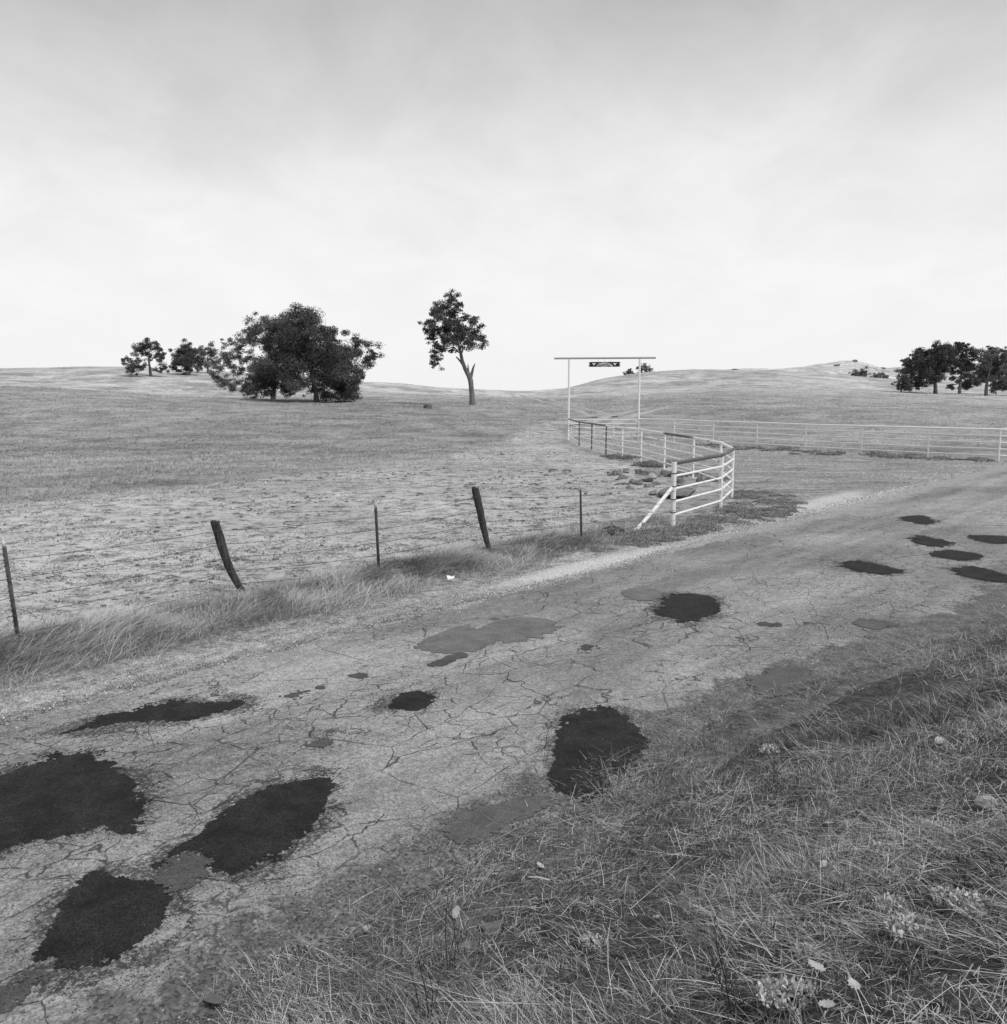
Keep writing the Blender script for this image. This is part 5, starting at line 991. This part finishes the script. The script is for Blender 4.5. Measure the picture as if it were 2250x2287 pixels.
# clods, a flat stone, a twig
for i, (px, py, w, mt, nm, lab, cat) in enumerate(((1100, 2080, 70, 'clod', 'earth_clod', 'crumbly grey earth clod heaped in the matted grass', 'clod'), (1045, 2120, 50, 'rock', 'rock', 'speckled half-buried stone just below the earth clod', 'rock'), (2208, 1800, 52, 'rockpale', 'rock', 'pale flat stone lying on the bare dark soil of the bank', 'rock'), (1110, 2012, 34, 'clod', 'earth_clod', 'pale worn lump of earth above the heaped clod', 'clod'), (1630, 1790, 34, 'clod', 'earth_clod', 'pale dusty mound poking through straw near the road edge', 'clod'))):
    p = hit(px, py); d = np.linalg.norm(p - (0, 0, CAM_Z)) / F * w; o = obj(nm, rock_mesh(d, d * .75, d * .45, 560 + i, 3, 9), M[mt]); o.location = p + (0, 0, d * .08); tag(o, lab, cat)
a = hit(1180, 1970); b = hit(1228, 1979); o = MB().tube([a + (0, 0, .03), (a + b) / 2 + (0, 0, .04), b + (0, 0, .035)], [.004, .005, .004], 6, True, 0.9).build('twig', M['wool'], None, True, a); tag(o, 'straight pale twig lying on the bank above the earth clods', 'twig')
# crumbly soil on the bare part of the bank
n = 30000; s = RNG.uniform(-2, 8, n); t = RNG.uniform(-4, 3.0, n); x, y = to_xy(s, t); k = (RNG.random(n) < 0.08 + 0.92 * sstep(0.8, 2.2, x) * (1 - sstep(3.0, 5.0, y))) & (RNG.random(n) < sstep(0.3, 0.6, fbm(s * 2, t * 2, 97))) & (y > 1.2); x, y = x[k], y[k]
stones('soil_crumbs', np.c_[x, y, T(x, y) + 0.003], RNG.gamma(1.6, 0.004, len(x)) + 0.003, RNG.random(len(x)) * 0.16, M['stone'])
# dark standing stalks
def stalks(name, px, py, tops, lab, r0=0.0028):
    p = hit(px, py); d = np.linalg.norm(p - (0, 0, CAM_Z)); root = empty(name, p, lab, 'weed')
    for i, (tx, ty) in enumerate(tops):
        tp_ = at_y(tx, ty, p[1] + random.uniform(-.06, .12)); b = p + (random.uniform(-.03, .03), random.uniform(-.03, .03), -.02); mid_ = (b + tp_) / 2 + RNG.normal(0, .008, 3)
        m = MB().tube([b, (b + mid_) / 2 + RNG.normal(0, .004, 3), mid_, (mid_ + tp_) / 2 + RNG.normal(0, .004, 3), tp_], np.array([1, .9, .8, .6, .3]) * r0, 5, True, random.random())
        for q in np.linspace(.45, .95, 7):
            c_ = b + (tp_ - b) * q; d1 = RNG.normal(0, 1, 3) * .4 + np.array([0, 0, 1]); d1 *= .022 / np.linalg.norm(d1); m.tube([c_, c_ + d1 * .6, c_ + d1], [r0 * .5, r0 * .55, r0 * .15], 4, False, random.random())
        m.build('stem', M['stalk'], root, False, p)
stalks('dry_weed', 1655, 2284, [(1595, 2040), (1578, 2110), (1585, 2160), (1600, 2180), (1622, 2190), (1640, 2190), (1612, 2140), (1670, 2230), (1690, 2245)], 'dark bunch of tall thin dead stalks leaning over the straw')
stalks('dry_weed', 1012, 2180, [(1008, 2030), (1002, 1985), (1016, 2060), (1030, 2090)], 'dark upright dead stalks beside the heaped earth clod')
stalks('dry_weed', 1731, 1775, [(1731, 1665), (1729, 1700), (1735, 1720)], 'thin dark upright stalk standing alone near the pale tuft high on the bank', .0022)
stalks('dry_weed', 1345, 1790, [(1333, 1690), (1338, 1730), (1362, 1745)], 'thin seeding grass stem rising in front of the asphalt patch at the bank top', .0024)
stalks('dry_weed', 960, 2280, [(930, 2110), (945, 2150), (985, 2170), (915, 2160)], 'loose dark stalks rising from the straw below the speckled stone')
# litter in the verge grass
p = hit(1006, 1302); m = MB(); g = 7; uu, vv = np.meshgrid(np.linspace(-.5, .5, g), np.linspace(-.5, .5, g)); zz = .03 + .014 * RNG.normal(0, 1, uu.shape) + .10 * uu ** 2
V = np.c_[uu.ravel() * .12, vv.ravel() * .07, zz.ravel()]; i = np.arange(g - 1)[:, None] * g + np.arange(g - 1)[None]; Q = np.stack([i, i + 1, i + g + 1, i + g], -1).reshape(-1, 4)
m.add(V, Q); m.add(V - (0, 0, .002), Q[:, ::-1]); o = m.build('paper_scrap', M['paper']); o.location = p + (0, 0, .06); o.rotation_euler = (.5, .1, .2); tag(o, 'crumpled white scrap of paper caught in the verge grass below the fence', 'litter')
# flat-topped weed by the last steel post
p = hit(1368, 1202); root = empty('weed', p, 'dark branching weed with a flat spreading top beside the foot of the brace', 'weed'); m = MB()
for k in range(16):
    a = random.uniform(0, 6.28); e = p + (math.cos(a) * random.uniform(.03, .22), math.sin(a) * random.uniform(.02, .12), random.uniform(.13, .24)); m.tube([p, (p + e) / 2 + (0, 0, .03), e], [.006, .004, .002], 5, False, random.random())
m.build('stem', M['stalk'], root, False, p)
n = 500; a = RNG.random(n) * 6.28; q = np.sqrt(RNG.random(n)) * .24; V, Fq, S4 = leaf_cards(np.c_[p[0] + q * np.cos(a), p[1] + q * np.sin(a) * .6, p[2] + .13 + .12 * (1 - q / .24) + RNG.random(n) * .04], 0.035, RNG.random(n)); me = mesh_np('foliage', V - p, Fq); attr(me, 'shade', S4); obj('foliage', me, M['weed'], root)
# ---END---
